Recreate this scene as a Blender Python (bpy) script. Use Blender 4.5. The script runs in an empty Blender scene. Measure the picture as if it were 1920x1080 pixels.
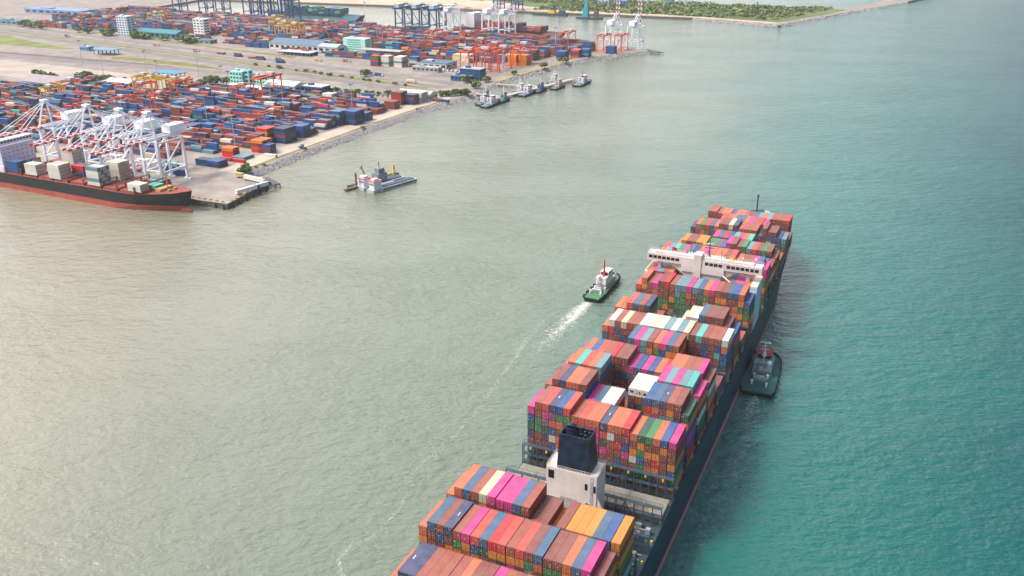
import bpy, math, random
import numpy as np
from mathutils import Vector, Matrix, noise as mnoise
random.seed(7)
rng = random.Random(11)
R = math.radians
C = bpy.context.scene.collection

# ------------------------------------------------------------------ camera, sky, sun, exposure
SC = bpy.context.scene
CAM_H = 189.5
cd = bpy.data.cameras.new("camera"); cam = bpy.data.objects.new("camera", cd); C.objects.link(cam)
cam.location = (0, 0, CAM_H)
cam.rotation_euler = (Matrix.Rotation(math.pi/2 - 0.400, 3, 'X') @ Matrix.Rotation(-0.006, 3, 'Z')).to_euler()
cd.sensor_width = 36.0; cd.lens = 31.27; cd.clip_start = 1.0; cd.clip_end = 30000
SC.camera = cam
SUN_AZ = Vector((-1.0, -0.28, 0)).normalized()      # horizontal direction towards the sun
SUN_EL = R(56)
HAZE = .00006
SKY_GLOW = 9.5
sd = bpy.data.lights.new("sun", 'SUN'); so = bpy.data.objects.new("sun", sd); C.objects.link(so)
sd.energy = 2.7; sd.angle = R(12); sd.color = (1.0, 0.93, 0.84)
tosun = Vector((SUN_AZ.x*math.cos(SUN_EL), SUN_AZ.y*math.cos(SUN_EL), math.sin(SUN_EL)))
so.rotation_euler = tosun.to_track_quat('Z', 'Y').to_euler(); so.location = (-300, -100, 500)
W_ = bpy.data.worlds.new("World"); SC.world = W_; W_.use_nodes = True
wn = W_.node_tree; bg = wn.nodes['Background']
sky = wn.nodes.new('ShaderNodeTexSky'); sky.sky_type = 'NISHITA'; sky.sun_disc = False
sky.sun_elevation = SUN_EL; sky.sun_rotation = math.atan2(SUN_AZ.x, SUN_AZ.y)
sky.dust_density = 6.0; sky.air_density = 1.0; sky.ozone_density = 1.0
# cloud glow added to the unseen sky, left ahead, to brighten water reflections
wtc = wn.nodes.new('ShaderNodeTexCoord'); wdot = wn.nodes.new('ShaderNodeVectorMath'); wdot.operation = 'DOT_PRODUCT'
wdot.inputs[1].default_value = Vector((-.46, .88, .20)).normalized(); wn.links.new(wtc.outputs['Generated'], wdot.inputs[0])
wmr = wn.nodes.new('ShaderNodeMapRange'); wmr.interpolation_type = 'SMOOTHERSTEP'; wmr.inputs[1].default_value = .36; wmr.inputs[2].default_value = 1.02; wmr.inputs[4].default_value = SKY_GLOW
wn.links.new(wdot.outputs['Value'], wmr.inputs[0])
wns = wn.nodes.new('ShaderNodeTexNoise'); wns.inputs['Scale'].default_value = 2.2; wns.inputs['Detail'].default_value = 5; wn.links.new(wtc.outputs['Generated'], wns.inputs['Vector'])
wmu = wn.nodes.new('ShaderNodeMath'); wmu.operation = 'MULTIPLY_ADD'; wn.links.new(wns.outputs[0], wmu.inputs[0]); wmu.inputs[1].default_value = 1.2; wmu.inputs[2].default_value = .4
wm2 = wn.nodes.new('ShaderNodeMath'); wm2.operation = 'MULTIPLY'; wn.links.new(wmu.outputs[0], wm2.inputs[0]); wn.links.new(wmr.outputs[0], wm2.inputs[1])
wsc = wn.nodes.new('ShaderNodeVectorMath'); wsc.operation = 'SCALE'; wsc.inputs[0].default_value = (1.0, .97, .90); wn.links.new(wm2.outputs[0], wsc.inputs['Scale'])
wad = wn.nodes.new('ShaderNodeVectorMath'); wad.operation = 'ADD'; wn.links.new(sky.outputs[0], wad.inputs[0]); wn.links.new(wsc.outputs[0], wad.inputs[1])
wn.links.new(wad.outputs[0], bg.inputs[0]); bg.inputs[1].default_value = 0.15
SC.view_settings.view_transform = 'Standard'; SC.view_settings.look = 'None'
SC.view_settings.exposure = 0.30; SC.view_settings.gamma = 1.0; SC.view_settings.use_curve_mapping = False
SC.cycles.max_bounces = 6; SC.cycles.volume_bounces = 0; SC.cycles.use_denoising = True

# ------------------------------------------------------------------ helpers
def lin(c):
    return tuple(((x/255)/12.92 if x/255 <= .04045 else ((x/255+.055)/1.055)**2.4) for x in c)
_mc = {}
def mat(name, rgb, rough=.6, dirt=.25, scale=.4, metal=0.0, bump=0.0, spec=.4):
    key = (name, rgb, rough, dirt, scale)
    if key in _mc: return _mc[key]
    m = bpy.data.materials.new(name); m.use_nodes = True; nt = m.node_tree; b = nt.nodes['Principled BSDF']
    b.inputs['Roughness'].default_value = rough; b.inputs['Metallic'].default_value = metal
    b.inputs['Specular IOR Level'].default_value = spec
    c = lin(rgb)
    tc = nt.nodes.new('ShaderNodeTexCoord'); n = nt.nodes.new('ShaderNodeTexNoise')
    n.inputs['Scale'].default_value = scale; n.inputs['Detail'].default_value = 6; n.inputs['Roughness'].default_value = .65
    nt.links.new(tc.outputs['Object'], n.inputs['Vector'])
    r = nt.nodes.new('ShaderNodeValToRGB')
    r.color_ramp.elements[0].position = .3; r.color_ramp.elements[1].position = .7
    d = tuple(x*(1-dirt) for x in c); l = tuple(min(1, x*(1+dirt*.5)+.01*dirt) for x in c)
    r.color_ramp.elements[0].color = (*d, 1); r.color_ramp.elements[1].color = (*l, 1)
    nt.links.new(n.outputs[0], r.inputs[0]); nt.links.new(r.outputs[0], b.inputs['Base Color'])
    if bump:
        bp = nt.nodes.new('ShaderNodeBump'); bp.inputs['Strength'].default_value = bump
        nt.links.new(n.outputs[0], bp.inputs['Height']); nt.links.new(bp.outputs[0], b.inputs['Normal'])
    _mc[key] = m
    return m

class MB:
    """collects faces for one mesh; slot = index into the material list, col = face colour"""
    def __init__(s): s.v = []; s.f = []; s.m = []; s.c = []
    def face(s, idx, slot=0, col=None): s.f.append(idx); s.m.append(slot); s.c.append(col or (1, 1, 1))
    def box(s, x0, x1, y0, y1, z0, z1, slot=0, col=None, bottom=True):
        n = len(s.v)
        s.v += [(x0,y0,z0),(x1,y0,z0),(x1,y1,z0),(x0,y1,z0),(x0,y0,z1),(x1,y0,z1),(x1,y1,z1),(x0,y1,z1)]
        for q in ((4,5,6,7),(0,1,5,4),(1,2,6,5),(2,3,7,6),(3,0,4,7)) + (((3,2,1,0),) if bottom else ()):
            s.face(tuple(n+i for i in q), slot, col)
        return s
    def bar(s, p, q, w, h=None, slot=0, col=None):
        h = h or w; p = Vector(p); q = Vector(q); d = (q-p)
        if d.length < 1e-6: return s
        d.normalize(); up = Vector((0,0,1)) if abs(d.z) < .95 else Vector((0,1,0))
        a = d.cross(up).normalized()*w/2; b = a.cross(d).normalized()*h/2
        n = len(s.v)
        for e in (p, q): s.v += [tuple(e+a+b), tuple(e-a+b), tuple(e-a-b), tuple(e+a-b)]
        for f in ((0,1,2,3),(7,6,5,4),(0,4,5,1),(1,5,6,2),(2,6,7,3),(3,7,4,0)): s.face(tuple(n+i for i in f), slot, col)
        return s
    def cyl(s, p, q, r0, r1=None, n=10, slot=0, col=None, caps=True):
        r1 = r0 if r1 is None else r1; p = Vector(p); q = Vector(q); d = (q-p).normalized()
        up = Vector((0,0,1)) if abs(d.z) < .95 else Vector((0,1,0))
        a = d.cross(up).normalized(); b = a.cross(d).normalized(); k = len(s.v)
        for e, r in ((p, r0), (q, r1)):
            for i in range(n):
                t = 2*math.pi*i/n; s.v.append(tuple(e + (a*math.cos(t)+b*math.sin(t))*r))
        for i in range(n):
            j = (i+1) % n; s.face((k+i, k+n+i, k+n+j, k+j), slot, col)
        if caps: s.face(tuple(k+i for i in range(n)), slot, col); s.face(tuple(k+n+i for i in reversed(range(n))), slot, col)
        return s
    def prism(s, poly, z0, z1, slot=0, col=None, side=None, bottom=False):
        n = len(s.v); k = len(poly)
        ar = sum(poly[i][0]*poly[(i+1)%k][1]-poly[(i+1)%k][0]*poly[i][1] for i in range(k))
        if ar < 0: poly = poly[::-1]
        s.v += [(x, y, z0) for x, y in poly] + [(x, y, z1) for x, y in poly]
        s.face(tuple(n+k+i for i in range(k)), slot, col)
        if bottom: s.face(tuple(n+i for i in reversed(range(k))), slot, col)
        for i in range(k):
            j = (i+1) % k; s.face((n+i, n+j, n+k+j, n+k+i), slot if side is None else side, col)
        return s
    def hexa(s, b, t, slot=0, col=None):
        n = len(s.v); s.v += list(b)+list(t)
        for q in ((4,5,6,7),(0,1,5,4),(1,2,6,5),(2,3,7,6),(3,0,4,7),(3,2,1,0)): s.face(tuple(n+i for i in q), slot, col)
        return s
    def mesh(s, name, mats, colors=False):
        me = bpy.data.meshes.new(name); me.from_pydata(s.v, [], s.f)
        for m in (mats if isinstance(mats, (list, tuple)) else [mats]): me.materials.append(m)
        me.polygons.foreach_set('material_index', s.m)
        if colors:
            at = me.color_attributes.new('Col', 'FLOAT_COLOR', 'CORNER'); arr = []
            for f, c in zip(s.f, s.c): arr += [c[0], c[1], c[2], 1.0]*len(f)
            at.data.foreach_set('color', arr)
        me.update(); return me
    def build(s, name, mats, parent=None, colors=False, loc=None, rz=0):
        o = bpy.data.objects.new(name, s.mesh(name, mats, colors)); C.objects.link(o)
        if parent: o.parent = parent
        if loc is not None: o.location = loc
        if rz: o.rotation_euler = (0, 0, rz)
        return o

def tag(o, label=None, cat=None, group=None, kind=None):
    if label: o['label'] = label
    if cat: o['category'] = cat
    if group: o['group'] = group
    if kind: o['kind'] = kind
    return o
def empty(name, loc, rz=0, label=None, cat=None, group=None):
    o = bpy.data.objects.new(name, None); C.objects.link(o); o.location = loc; o.rotation_euler = (0, 0, rz)
    o.empty_display_size = .5
    return tag(o, label, cat, group)
def copy_tree(o, parent=None):
    c = o.copy(); C.objects.link(c)
    if parent is not None: c.parent = parent
    for ch in list(o.children): copy_tree(ch, c)
    return c

# frames: S = ship frame (x to starboard, y forward, z up from the water), P = port frame (u along the quay, v inland)
YAW = 0.429; SO = Vector((-24.77, 188.97, 0))
def SW(x, y, z=0):
    c, s = math.cos(YAW), math.sin(YAW)
    return Vector((SO.x + c*x + s*y, SO.y - s*x + c*y, z))
PA = R(-26.2); PU = Vector((math.cos(PA), math.sin(PA), 0)); PV = Vector((-math.sin(PA), math.cos(PA), 0)); PO = Vector((-240, 645, 0))
def PW(u, v, z=4.0): return PO + PU*u + PV*v + Vector((0, 0, z))
def p2(u, v): w = PW(u, v); return (w.x, w.y)

# ------------------------------------------------------------------ colours of boxes
COL = {
 'B': (158,76,60), 'M': (134,64,60), 'O': (204,102,66), 'o': (212,72,62), 'R': (206,22,42), 'P': (210,36,134),
 'N': (40,58,104), 'b': (0,82,148), 'S': (44,94,134), 'g': (98,146,160), 'G': (44,128,74), 'D': (16,86,70),
 'T': (70,184,174), 'W': (216,216,210), 'C': (214,200,170), 'Y': (226,134,30), 'K': (16,56,90), 'L': (120,78,110)}
NAMEC = {'B':'rust brown','M':'maroon brown','O':'salmon orange','o':'coral red','R':'bright red','P':'magenta pink','N':'navy blue',
 'b':'royal blue','S':'slate blue','g':'pale grey blue','G':'green','D':'dark green','T':'turquoise','W':'white','C':'cream','Y':'yellow orange','K':'dark navy','L':'dusty purple'}
CL = {k: tuple(x*.93 for x in lin(v)) for k, v in COL.items()}

def XR(r_): return .10 + r_*2.46 + .14*sum(r_ >= b for b in (1, 6, 10, 14, 19))
def container_material(name, src):
    """painted corrugated steel; UV x says which side: 0-1 door end, 2-3 roof, 4-5 long side, 6-7 reefer end"""
    m = bpy.data.materials.new(name); m.use_nodes = True; nt = m.node_tree; N = nt.nodes; Lk = nt.links; b = N['Principled BSDF']
    def math_(op, a, bb=None, c=None):
        n = N.new('ShaderNodeMath'); n.operation = op
        for i, x in enumerate((a, bb, c)):
            if x is None: continue
            if isinstance(x, (int, float)): n.inputs[i].default_value = x
            else: Lk.new(x, n.inputs[i])
        return n.outputs[0]
    if src == 'object':
        oi = N.new('ShaderNodeObjectInfo'); col = oi.outputs['Color']; rnd = oi.outputs['Random']
    else:
        at = N.new('ShaderNodeAttribute'); at.attribute_name = 'Col'; col = at.outputs['Color']; rnd = None
    uv = N.new('ShaderNodeUVMap'); uv.uv_map = 'UVMap'
    sp = N.new('ShaderNodeSeparateXYZ'); Lk.new(uv.outputs[0], sp.inputs[0]); U = sp.outputs[0]; V = sp.outputs[1]
    isdoor = math_('LESS_THAN', U, 1.5)
    isroof = math_('MULTIPLY', math_('GREATER_THAN', U, 1.5), math_('LESS_THAN', U, 3.5))
    isreef = math_('GREATER_THAN', U, 5.5)
    isside = math_('SUBTRACT', math_('SUBTRACT', math_('SUBTRACT', 1.0, isdoor), isroof), isreef)
    fu = math_('FRACT', U)
    # distance to the border of the face
    eu = math_('SUBTRACT', .5, math_('ABSOLUTE', math_('SUBTRACT', fu, .5)))
    ev = math_('SUBTRACT', .5, math_('ABSOLUTE', math_('SUBTRACT', V, .5)))
    e = math_('MINIMUM', eu, ev)
    frame = math_('MULTIPLY', math_('LESS_THAN', e, .055), math_('ADD', isdoor, isreef))
    seam = math_('MULTIPLY', math_('LESS_THAN', math_('ABSOLUTE', math_('SUBTRACT', fu, .5)), .02), isdoor)
    # lock rods: four bright thin lines
    rod = math_('MULTIPLY', math_('GREATER_THAN', math_('SINE', math_('MULTIPLY', fu, 25.13)), .86), isdoor)
    dark = math_('MAXIMUM', frame, seam)
    tc = N.new('ShaderNodeTexCoord'); geo = N.new('ShaderNodeNewGeometry')
    # placards
    n1 = N.new('ShaderNodeTexNoise'); n1.inputs['Scale'].default_value = 2.3; n1.inputs['Detail'].default_value = 1
    Lk.new(geo.outputs['Position'], n1.inputs['Vector'])
    plac = math_('MULTIPLY', math_('GREATER_THAN', n1.outputs[0], .66), isdoor)
    # grime and sun bleaching
    n2 = N.new('ShaderNodeTexNoise'); n2.inputs['Scale'].default_value = .35; n2.inputs['Detail'].default_value = 5
    Lk.new(geo.outputs['Position'], n2.inputs['Vector'])
    n3 = N.new('ShaderNodeTexNoise'); n3.inputs['Scale'].default_value = 1.6; n3.inputs['Detail'].default_value = 6; n3.inputs['Roughness'].default_value = .7
    Lk.new(geo.outputs['Position'], n3.inputs['Vector'])
    def mix(f, a, bb, bt='MIX'):
        n = N.new('ShaderNodeMix'); n.data_type = 'RGBA'; n.blend_type = bt
        if isinstance(f, (int, float)): n.inputs[0].default_value = f
        else: Lk.new(f, n.inputs[0])
        for i, x in ((6, a), (7, bb)):
            if isinstance(x, tuple): n.inputs[i].default_value = (*x, 1)
            else: Lk.new(x, n.inputs[i])
        return n.outputs[2]
    c = mix(math_('MULTIPLY', isroof, math_('MULTIPLY', n2.outputs[0], ROOF_FADE)), col, (.50, .47, .44))   # bleached, dusty roof sheets
    c = mix(math_('MAXIMUM', 0, math_('MULTIPLY', math_('SUBTRACT', n3.outputs[0], .42), 1.3)), c, (.13, .085, .065))
    ribs = math_('MULTIPLY', math_('GREATER_THAN', math_('SINE', math_('MULTIPLY', fu, 2*math.pi*22)), 0), isside)
    c = mix(math_('MULTIPLY', ribs, .12), c, (.03, .03, .03))
    c = mix(math_('MULTIPLY', rod, .30), c, (.55, .50, .48))
    c = mix(math_('MULTIPLY', plac, .7), c, (.75, .68, .45))
    c = mix(math_('MULTIPLY', dark, .6), c, (.015, .012, .012))
    c = mix(math_('MULTIPLY', isdoor, .30), c, (.03, .02, .02))
    redge = math_('MULTIPLY', math_('LESS_THAN', e, .03), isroof)
    c = mix(math_('MULTIPLY', redge, .40), c, (.05, .04, .04))
    # reefer machinery bay
    hole = math_('MULTIPLY', math_('MULTIPLY', math_('LESS_THAN', math_('ABSOLUTE', math_('SUBTRACT', fu, .5)), .33), math_('LESS_THAN', math_('ABSOLUTE', math_('SUBTRACT', V, .55)), .22)), isreef)
    c = mix(math_('MULTIPLY', hole, math_('GREATER_THAN', n3.outputs[0], .45)), c, (.02, .03, .05))
    Lk.new(c, b.inputs['Base Color']); b.inputs['Roughness'].default_value = .6; b.inputs['Specular IOR Level'].default_value = .22
    wv = math_('SINE', math_('MULTIPLY', V, 2*math.pi*38))
    bp = N.new('ShaderNodeBump'); bp.inputs['Strength'].default_value = .15; bp.inputs['Distance'].default_value = .05
    Lk.new(math_('MULTIPLY', wv, isroof), bp.inputs['Height']); Lk.new(bp.outputs[0], b.inputs['Normal'])
    return m
ROOF_FADE = .26
MC_OBJ = container_material('container_paint', 'object')
MC_ATT = container_material('container_paint_mixed', 'attr')

class CB:
    """fast builder of many boxes with the container UVs, in one mesh"""
    def __init__(s): s.v = []; s.uv = []; s.c = []
    def add(s, M, x0, x1, y0, y1, z0, z1, col, longaxis='y', reef=False, faces='tabsp'):
        P = [(x0,y0,z0),(x1,y0,z0),(x1,y1,z0),(x0,y1,z0),(x0,y0,z1),(x1,y0,z1),(x1,y1,z1),(x0,y1,z1)]
        P = [M(*q) for q in P]
        e = 6 if reef else 0
        if longaxis == 'y': kinds = dict(t=2, a=e, f=0, s=4, p=4)
        else: kinds = dict(t=2, a=4, f=4, s=0, p=e)
        Q = dict(t=(4,5,6,7), a=(0,1,5,4), s=(1,2,6,5), f=(2,3,7,6), p=(3,0,4,7))
        for k in 'tasfp':
            q = Q[k]; o = kinds[k] + .0
            s.v += [P[i] for i in q]
            if k == 't' and longaxis == 'x': s.uv += [(o,1),(o,0),(o+.999,0),(o+.999,1)]
            else: s.uv += [(o,0),(o+.999,0),(o+.999,1),(o,1)]
            s.c += [(*col, 1)]*4
    def mesh(s, name, m, extra=None):
        n = len(s.v)//4
        me = bpy.data.meshes.new(name); me.vertices.add(n*4); me.loops.add(n*4); me.polygons.add(n)
        me.vertices.foreach_set('co', np.array([tuple(q) for q in s.v], dtype=np.float32).ravel())
        me.loops.foreach_set('vertex_index', np.arange(n*4, dtype=np.int32))
        me.polygons.foreach_set('loop_start', np.arange(0, n*4, 4, dtype=np.int32))
        me.polygons.foreach_set('loop_total', np.full(n, 4, dtype=np.int32))
        me.update(calc_edges=True)
        ul = me.uv_layers.new(name='UVMap'); ul.data.foreach_set('uv', np.array(s.uv, dtype=np.float32).ravel())
        at = me.color_attributes.new('Col', 'FLOAT_COLOR', 'CORNER'); at.data.foreach_set('color', np.array(s.c, dtype=np.float32).ravel())
        me.materials.append(m)
        return me

# ------------------------------------------------------------------ water
def water_material():
    m = bpy.data.materials.new('sea_water'); m.use_nodes = True; nt = m.node_tree; N = nt.nodes; Lk = nt.links; b = N['Principled BSDF']
    geo = N.new('ShaderNodeNewGeometry'); sp = N.new('ShaderNodeSeparateXYZ'); Lk.new(geo.outputs['Position'], sp.inputs[0])
    def mt(op, a, bb=None, c=None):
        n = N.new('ShaderNodeMath'); n.operation = op
        for i, x in enumerate((a, bb, c)):
            if x is None: continue
            if isinstance(x, (int, float)): n.inputs[i].default_value = x
            else: Lk.new(x, n.inputs[i])
        return n.outputs[0]
    def noise(scale, det, stretch=(1,1,1), rough=.55, rot=0):
        mp = N.new('ShaderNodeMapping'); mp.inputs['Scale'].default_value = stretch; mp.inputs['Rotation'].default_value = (0,0,rot)
        Lk.new(geo.outputs['Position'], mp.inputs['Vector'])
        n = N.new('ShaderNodeTexNoise'); n.inputs['Scale'].default_value = scale; n.inputs['Detail'].default_value = det; n.inputs['Roughness'].default_value = rough
        Lk.new(mp.outputs[0], n.inputs['Vector']); return n.outputs[0]
    X, Y = sp.outputs[0], sp.outputs[1]
    # beige to teal base colour: sky glare on the harbour side painted in
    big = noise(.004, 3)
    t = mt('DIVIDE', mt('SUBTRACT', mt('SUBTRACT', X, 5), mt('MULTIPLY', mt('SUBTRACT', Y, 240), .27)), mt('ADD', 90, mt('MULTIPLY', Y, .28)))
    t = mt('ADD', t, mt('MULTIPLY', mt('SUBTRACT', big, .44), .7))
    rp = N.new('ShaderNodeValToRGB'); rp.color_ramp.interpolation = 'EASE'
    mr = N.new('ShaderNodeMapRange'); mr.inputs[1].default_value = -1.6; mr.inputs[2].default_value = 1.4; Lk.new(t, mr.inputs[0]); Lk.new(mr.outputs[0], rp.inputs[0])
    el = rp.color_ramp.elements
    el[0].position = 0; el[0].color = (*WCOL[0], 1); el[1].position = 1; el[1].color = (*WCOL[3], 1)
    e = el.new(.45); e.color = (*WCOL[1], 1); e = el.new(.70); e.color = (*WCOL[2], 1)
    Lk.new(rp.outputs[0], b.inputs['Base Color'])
    b.inputs['Roughness'].default_value = .10; b.inputs['IOR'].default_value = 1.5
    b.inputs['Specular IOR Level'].default_value = .5
    slick = N.new('ShaderNodeMapRange'); slick.inputs[1].default_value = .42; slick.inputs[2].default_value = .60; slick.inputs[3].default_value = .72
    Lk.new(noise(.011, 4, (.7,1.2,1), .6, .5), slick.inputs[0])
    # smooth slick left along the port side of the moving ship
    cs_, sn_ = math.cos(YAW), math.sin(YAW)
    sx = mt('SUBTRACT', mt('MULTIPLY', mt('SUBTRACT', X, SO.x), cs_), mt('MULTIPLY', mt('SUBTRACT', Y, SO.y), sn_))
    lane = mt('MULTIPLY', mt('SMOOTH_MIN', 1.0, mt('DIVIDE', mt('ABSOLUTE', mt('ADD', sx, 10)), 30), .3), 1.0)
    sy = mt('ADD', mt('MULTIPLY', mt('SUBTRACT', X, SO.x), sn_), mt('MULTIPLY', mt('SUBTRACT', Y, SO.y), cs_))
    fd = N.new('ShaderNodeMapRange'); fd.inputs[1].default_value = 110; fd.inputs[2].default_value = 230; Lk.new(sy, fd.inputs[0])
    lane = mt('MINIMUM', 1.0, mt('MAXIMUM', lane, fd.outputs[0]))
    amp = mt('MULTIPLY', slick.outputs[0], mt('ADD', .35, mt('MULTIPLY', lane, .65)))
    h = mt('ADD', mt('MULTIPLY', noise(.05, 2, (.8,1,1), .5, .1), .6), mt('MULTIPLY', noise(.15, 3, (.65,1,1), .55, -.12), 1.0))
    h = mt('ADD', h, mt('MULTIPLY', noise(.42, 4, (.7,1,1), .62, .25), .62))
    h = mt('MULTIPLY', h, amp)
    bp = N.new('ShaderNodeBump'); bp.inputs['Strength'].default_value = 1.0; bp.inputs['Distance'].default_value = WBUMP
    Lk.new(h, bp.inputs['Height']); Lk.new(bp.outputs[0], b.inputs['Normal'])
    return m
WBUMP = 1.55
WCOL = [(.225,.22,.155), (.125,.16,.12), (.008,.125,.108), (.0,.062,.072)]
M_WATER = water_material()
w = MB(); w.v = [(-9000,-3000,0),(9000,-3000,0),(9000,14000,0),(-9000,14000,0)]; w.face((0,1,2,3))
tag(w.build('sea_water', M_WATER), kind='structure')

# ------------------------------------------------------------------ container ship
HULLM = mat('hull_paint_teal', (4,52,72), .45, .35, .08)
BOOTM = mat('antifouling_red', (206,128,124), .6, .25, .2)
DECKM = mat('deck_green_grey', (52,72,76), .7, .4, .3)
HATCHM = mat('hatch_cover_grey', (134,132,122), .75, .35, .25)
STEELM = mat('lashing_steel_blue', (58,78,98), .6, .35, .5)
WHITEM = mat('superstructure_white', (206,198,194), .5, .2, .15)
FUNM = mat('funnel_navy', (14,38,62), .5, .75, .5)
GLASSM = mat('dark_window_glass', (26,32,40), .15, .2, .5)
YELM = mat('safety_yellow', (220,190,30), .5, .2, 1)
GREYM = mat('deck_machinery_grey', (150,156,158), .6, .3, .6)
ship = empty('container_ship', SW(25.0, 0, 0), -YAW, 'huge dark teal container ship loaded with colourful boxes, under way with two tugs', 'ship')
def S(x, y, z): return (x-25.0, y, z)
stations = [(-58,21,14),(-50,25,20),(-30,25.8,24.5),(0,25.8,25.6),(100,25.8,25.8),(240,25.8,25.8),(270,25.8,25.4),(290,25.7,24.2),(305,25.4,21.5),(320,24.8,17.5),(335,22.8,12),(348,18,7),(358,11.5,3),(365,5.5,.8),(369,1.2,.3)]
def topz(y): return 18.5 if y < 296 else min(21.5, 18.5+(y-296)*.12)
hb = MB(); rings = []
for (y, hd, hw) in stations:
    ring = []
    tz = topz(y)
    zs = [-5, 0, 3.0, 3.0+(tz-3.0)*.35, 3.0+(tz-3.0)*.7, tz]
    for sgn in (-1, 1):
        for z in zs:
            f = max(0, z)/tz; r = hw + (hd-hw)*(f**1.3) if hd > hw else hw
            ring.append((sgn*r, y + (4*f if y > 360 else 0), z))
    rings.append(ring)
for r in rings: hb.v += r
for i in range(len(rings)-1):
    for sgn in (0, 1):
        for k in range(5):
            a = i*12+sgn*6+k; bq = a+1; c = bq+12; d = a+12
            sl = 1 if k < 2 else 0
            hb.face((a, d, c, bq) if sgn == 1 else (a, bq, c, d), sl)
    a = i*12+5; hb.face((a, a+6, a+18, a+12), 2)
hb.face((0,6,7,8,9,10,11,5,4,3,2,1), 0)
n = (len(rings)-1)*12; hb.face((n, n+1,n+2,n+3,n+4,n+5,n+11,n+10,n+9,n+8,n+7,n+6), 0)
hull = hb.build('hull', [HULLM, BOOTM, DECKM], ship)
# bulwark on the bow, white inside edge
bw = MB()
def hdk(y):
    for (a, b_) in zip(stations, stations[1:]):
        if a[0] <= y <= b_[0]: t = (y-a[0])/(b_[0]-a[0]); return a[1]+(b_[1]-a[1])*t
    return 1
ys = [300+ i*4 for i in range(18)]
for sgn in (-1, 1):
    for a, b_ in zip(ys, ys[1:]):
        xa, xb = sgn*(hdk(min(a,369))-.15), sgn*(hdk(min(b_,369))-.15)
        bw.hexa([(xa-.12,a,topz(a)-.2),(xa+.12,a,topz(a)-.2),(xb+.12,b_,topz(b_)-.2),(xb-.12,b_,topz(b_)-.2)],
                [(xa-.12,a,topz(a)+1.6),(xa+.12,a,topz(a)+1.6),(xb+.12,b_,topz(b_)+1.6),(xb-.12,b_,topz(b_)+1.6)])
bw.build('bulwark', mat('bulwark_pale_blue', (170,200,214), .5, .2), ship)
# bays (y of the aft end of each bay)
BAYS = [-30,-15,0,15,71,86,101,116,131,146,161,176,191,206,231,246,261,276,291,306,321]
HB = 20.2
for i, y in enumerate(BAYS + [57.5, 30]):
    m = MB(); hw = min(25.0, hdk(y+13)-.4)
    y1 = y+12.5 if y not in (57.5, 30) else (y+10.2 if y == 57.5 else y+14)
    if y == 30: continue
    for k in range(4):
        x0 = -hw + k*hw/2; m.box(x0+.08, x0+hw/2-.08, y-.1, y1, 18.5, HB-.02)
        if y == 57.5:
            for q in range(3): m.cyl((x0+2+q*3.4, y+3.1*(q%2)+2, HB-.02), (x0+2+q*3.4, y+3.1*(q%2)+2, HB+.25), .35, n=8, slot=1)
    m.build('hatch_cover', [HATCHM, WHITEM], ship)
# lashing bridges
def lash(y, z1=27.0, x0=-25.6, x1=25.6, sparse=False):
    m = MB(); n = 18 if sparse else 20; st = (x1-x0)/n; dp = 1.0 if sparse else 1.2
    for k in range(n+1):
        x = x0+k*st
        for dy in ((0,) if sparse else (0, dp)): m.box(x-.13, x+.13, y+dy-.12, y+dy+.12, 18.5, z1)
        if k % (3 if sparse else 4) == 2 and k < n-1:
            m.bar((x, y-.02, z1-.3), (x+(1 if sparse else 2)*st, y-.02, 19.4), .18); m.bar((x, y-.02, z1-.3), (x-(1 if sparse else 2)*st, y-.02, 19.4), .18)
    for z in ((z1, z1-2.9) if sparse else (z1, z1-3.6)): m.box(x0, x1, y-.2, y+dp+.2, z-.12, z, 0)
    for dy in (-.18, dp+.18):
        m.box(x0, x1, y+dy-.025, y+dy+.025, z1+1.0, z1+1.06)
        for k in range(21): xx = x0+k*(x1-x0)/20; m.box(xx-.03, xx+.03, y+dy-.03, y+dy+.03, z1, z1+1.0)
    for k in range(9):
        xx = x0+3+k*5.6
        if xx < x1: m.box(xx-.25, xx+.25, y-.45, y-.22, z1-1.2, z1-.3, 1)
    m.build('lashing_bridge', [STEELM, YELM], ship)
lash(55.2, 25.2, sparse=True); lash(42.0, 24.5, 17.8, 25.6, sparse=True); lash(42.0, 24.5, -25.6, -17.8, sparse=True)
for y in (-18,-3,12.6,28.2,68.6,83.8,98.8,113.8,128.8,143.8,158.8,173.8,188.8,219,243.6,258.8,273.8,288.8): lash(y, 27.0 if y < 200 else 25, *((-25.6,25.6) if y < 285 else (-24.8, 24.8)))
# side passage gear along the rail
m = MB()
for sgn in (-1, 1):
    for k in range(130):
        y = -46 + k*2.6; hw = hdk(y)-.15
        m.box(sgn*hw-.05, sgn*hw+.05, y-.05, y+.05, topz(y), topz(y)+1.1)
    for z in (.6, 1.1):
        for a in range(-46, 290, 8): m.bar((sgn*(hdk(a)-.15), a, topz(a)+z), (sgn*(hdk(a+8)-.15), a+8, topz(a+8)+z), .07)
m.build('deck_railing', STEELM, ship)
bm_ = MB(); bm_.cyl((0,0,0),(0,0,.8), .26, n=8); bm_.cyl((0,0,.8),(0,0,.95), .36, n=8); BME = bm_.mesh('deck_bollard', YELM)
for k in range(34):
    y = -40+k*9.7; x = hdk(y)-.7
    for sx in (-x, x): o = bpy.data.objects.new('deck_bollard', BME); C.objects.link(o); o.parent = ship; o.location = (sx, y, topz(y))
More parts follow.
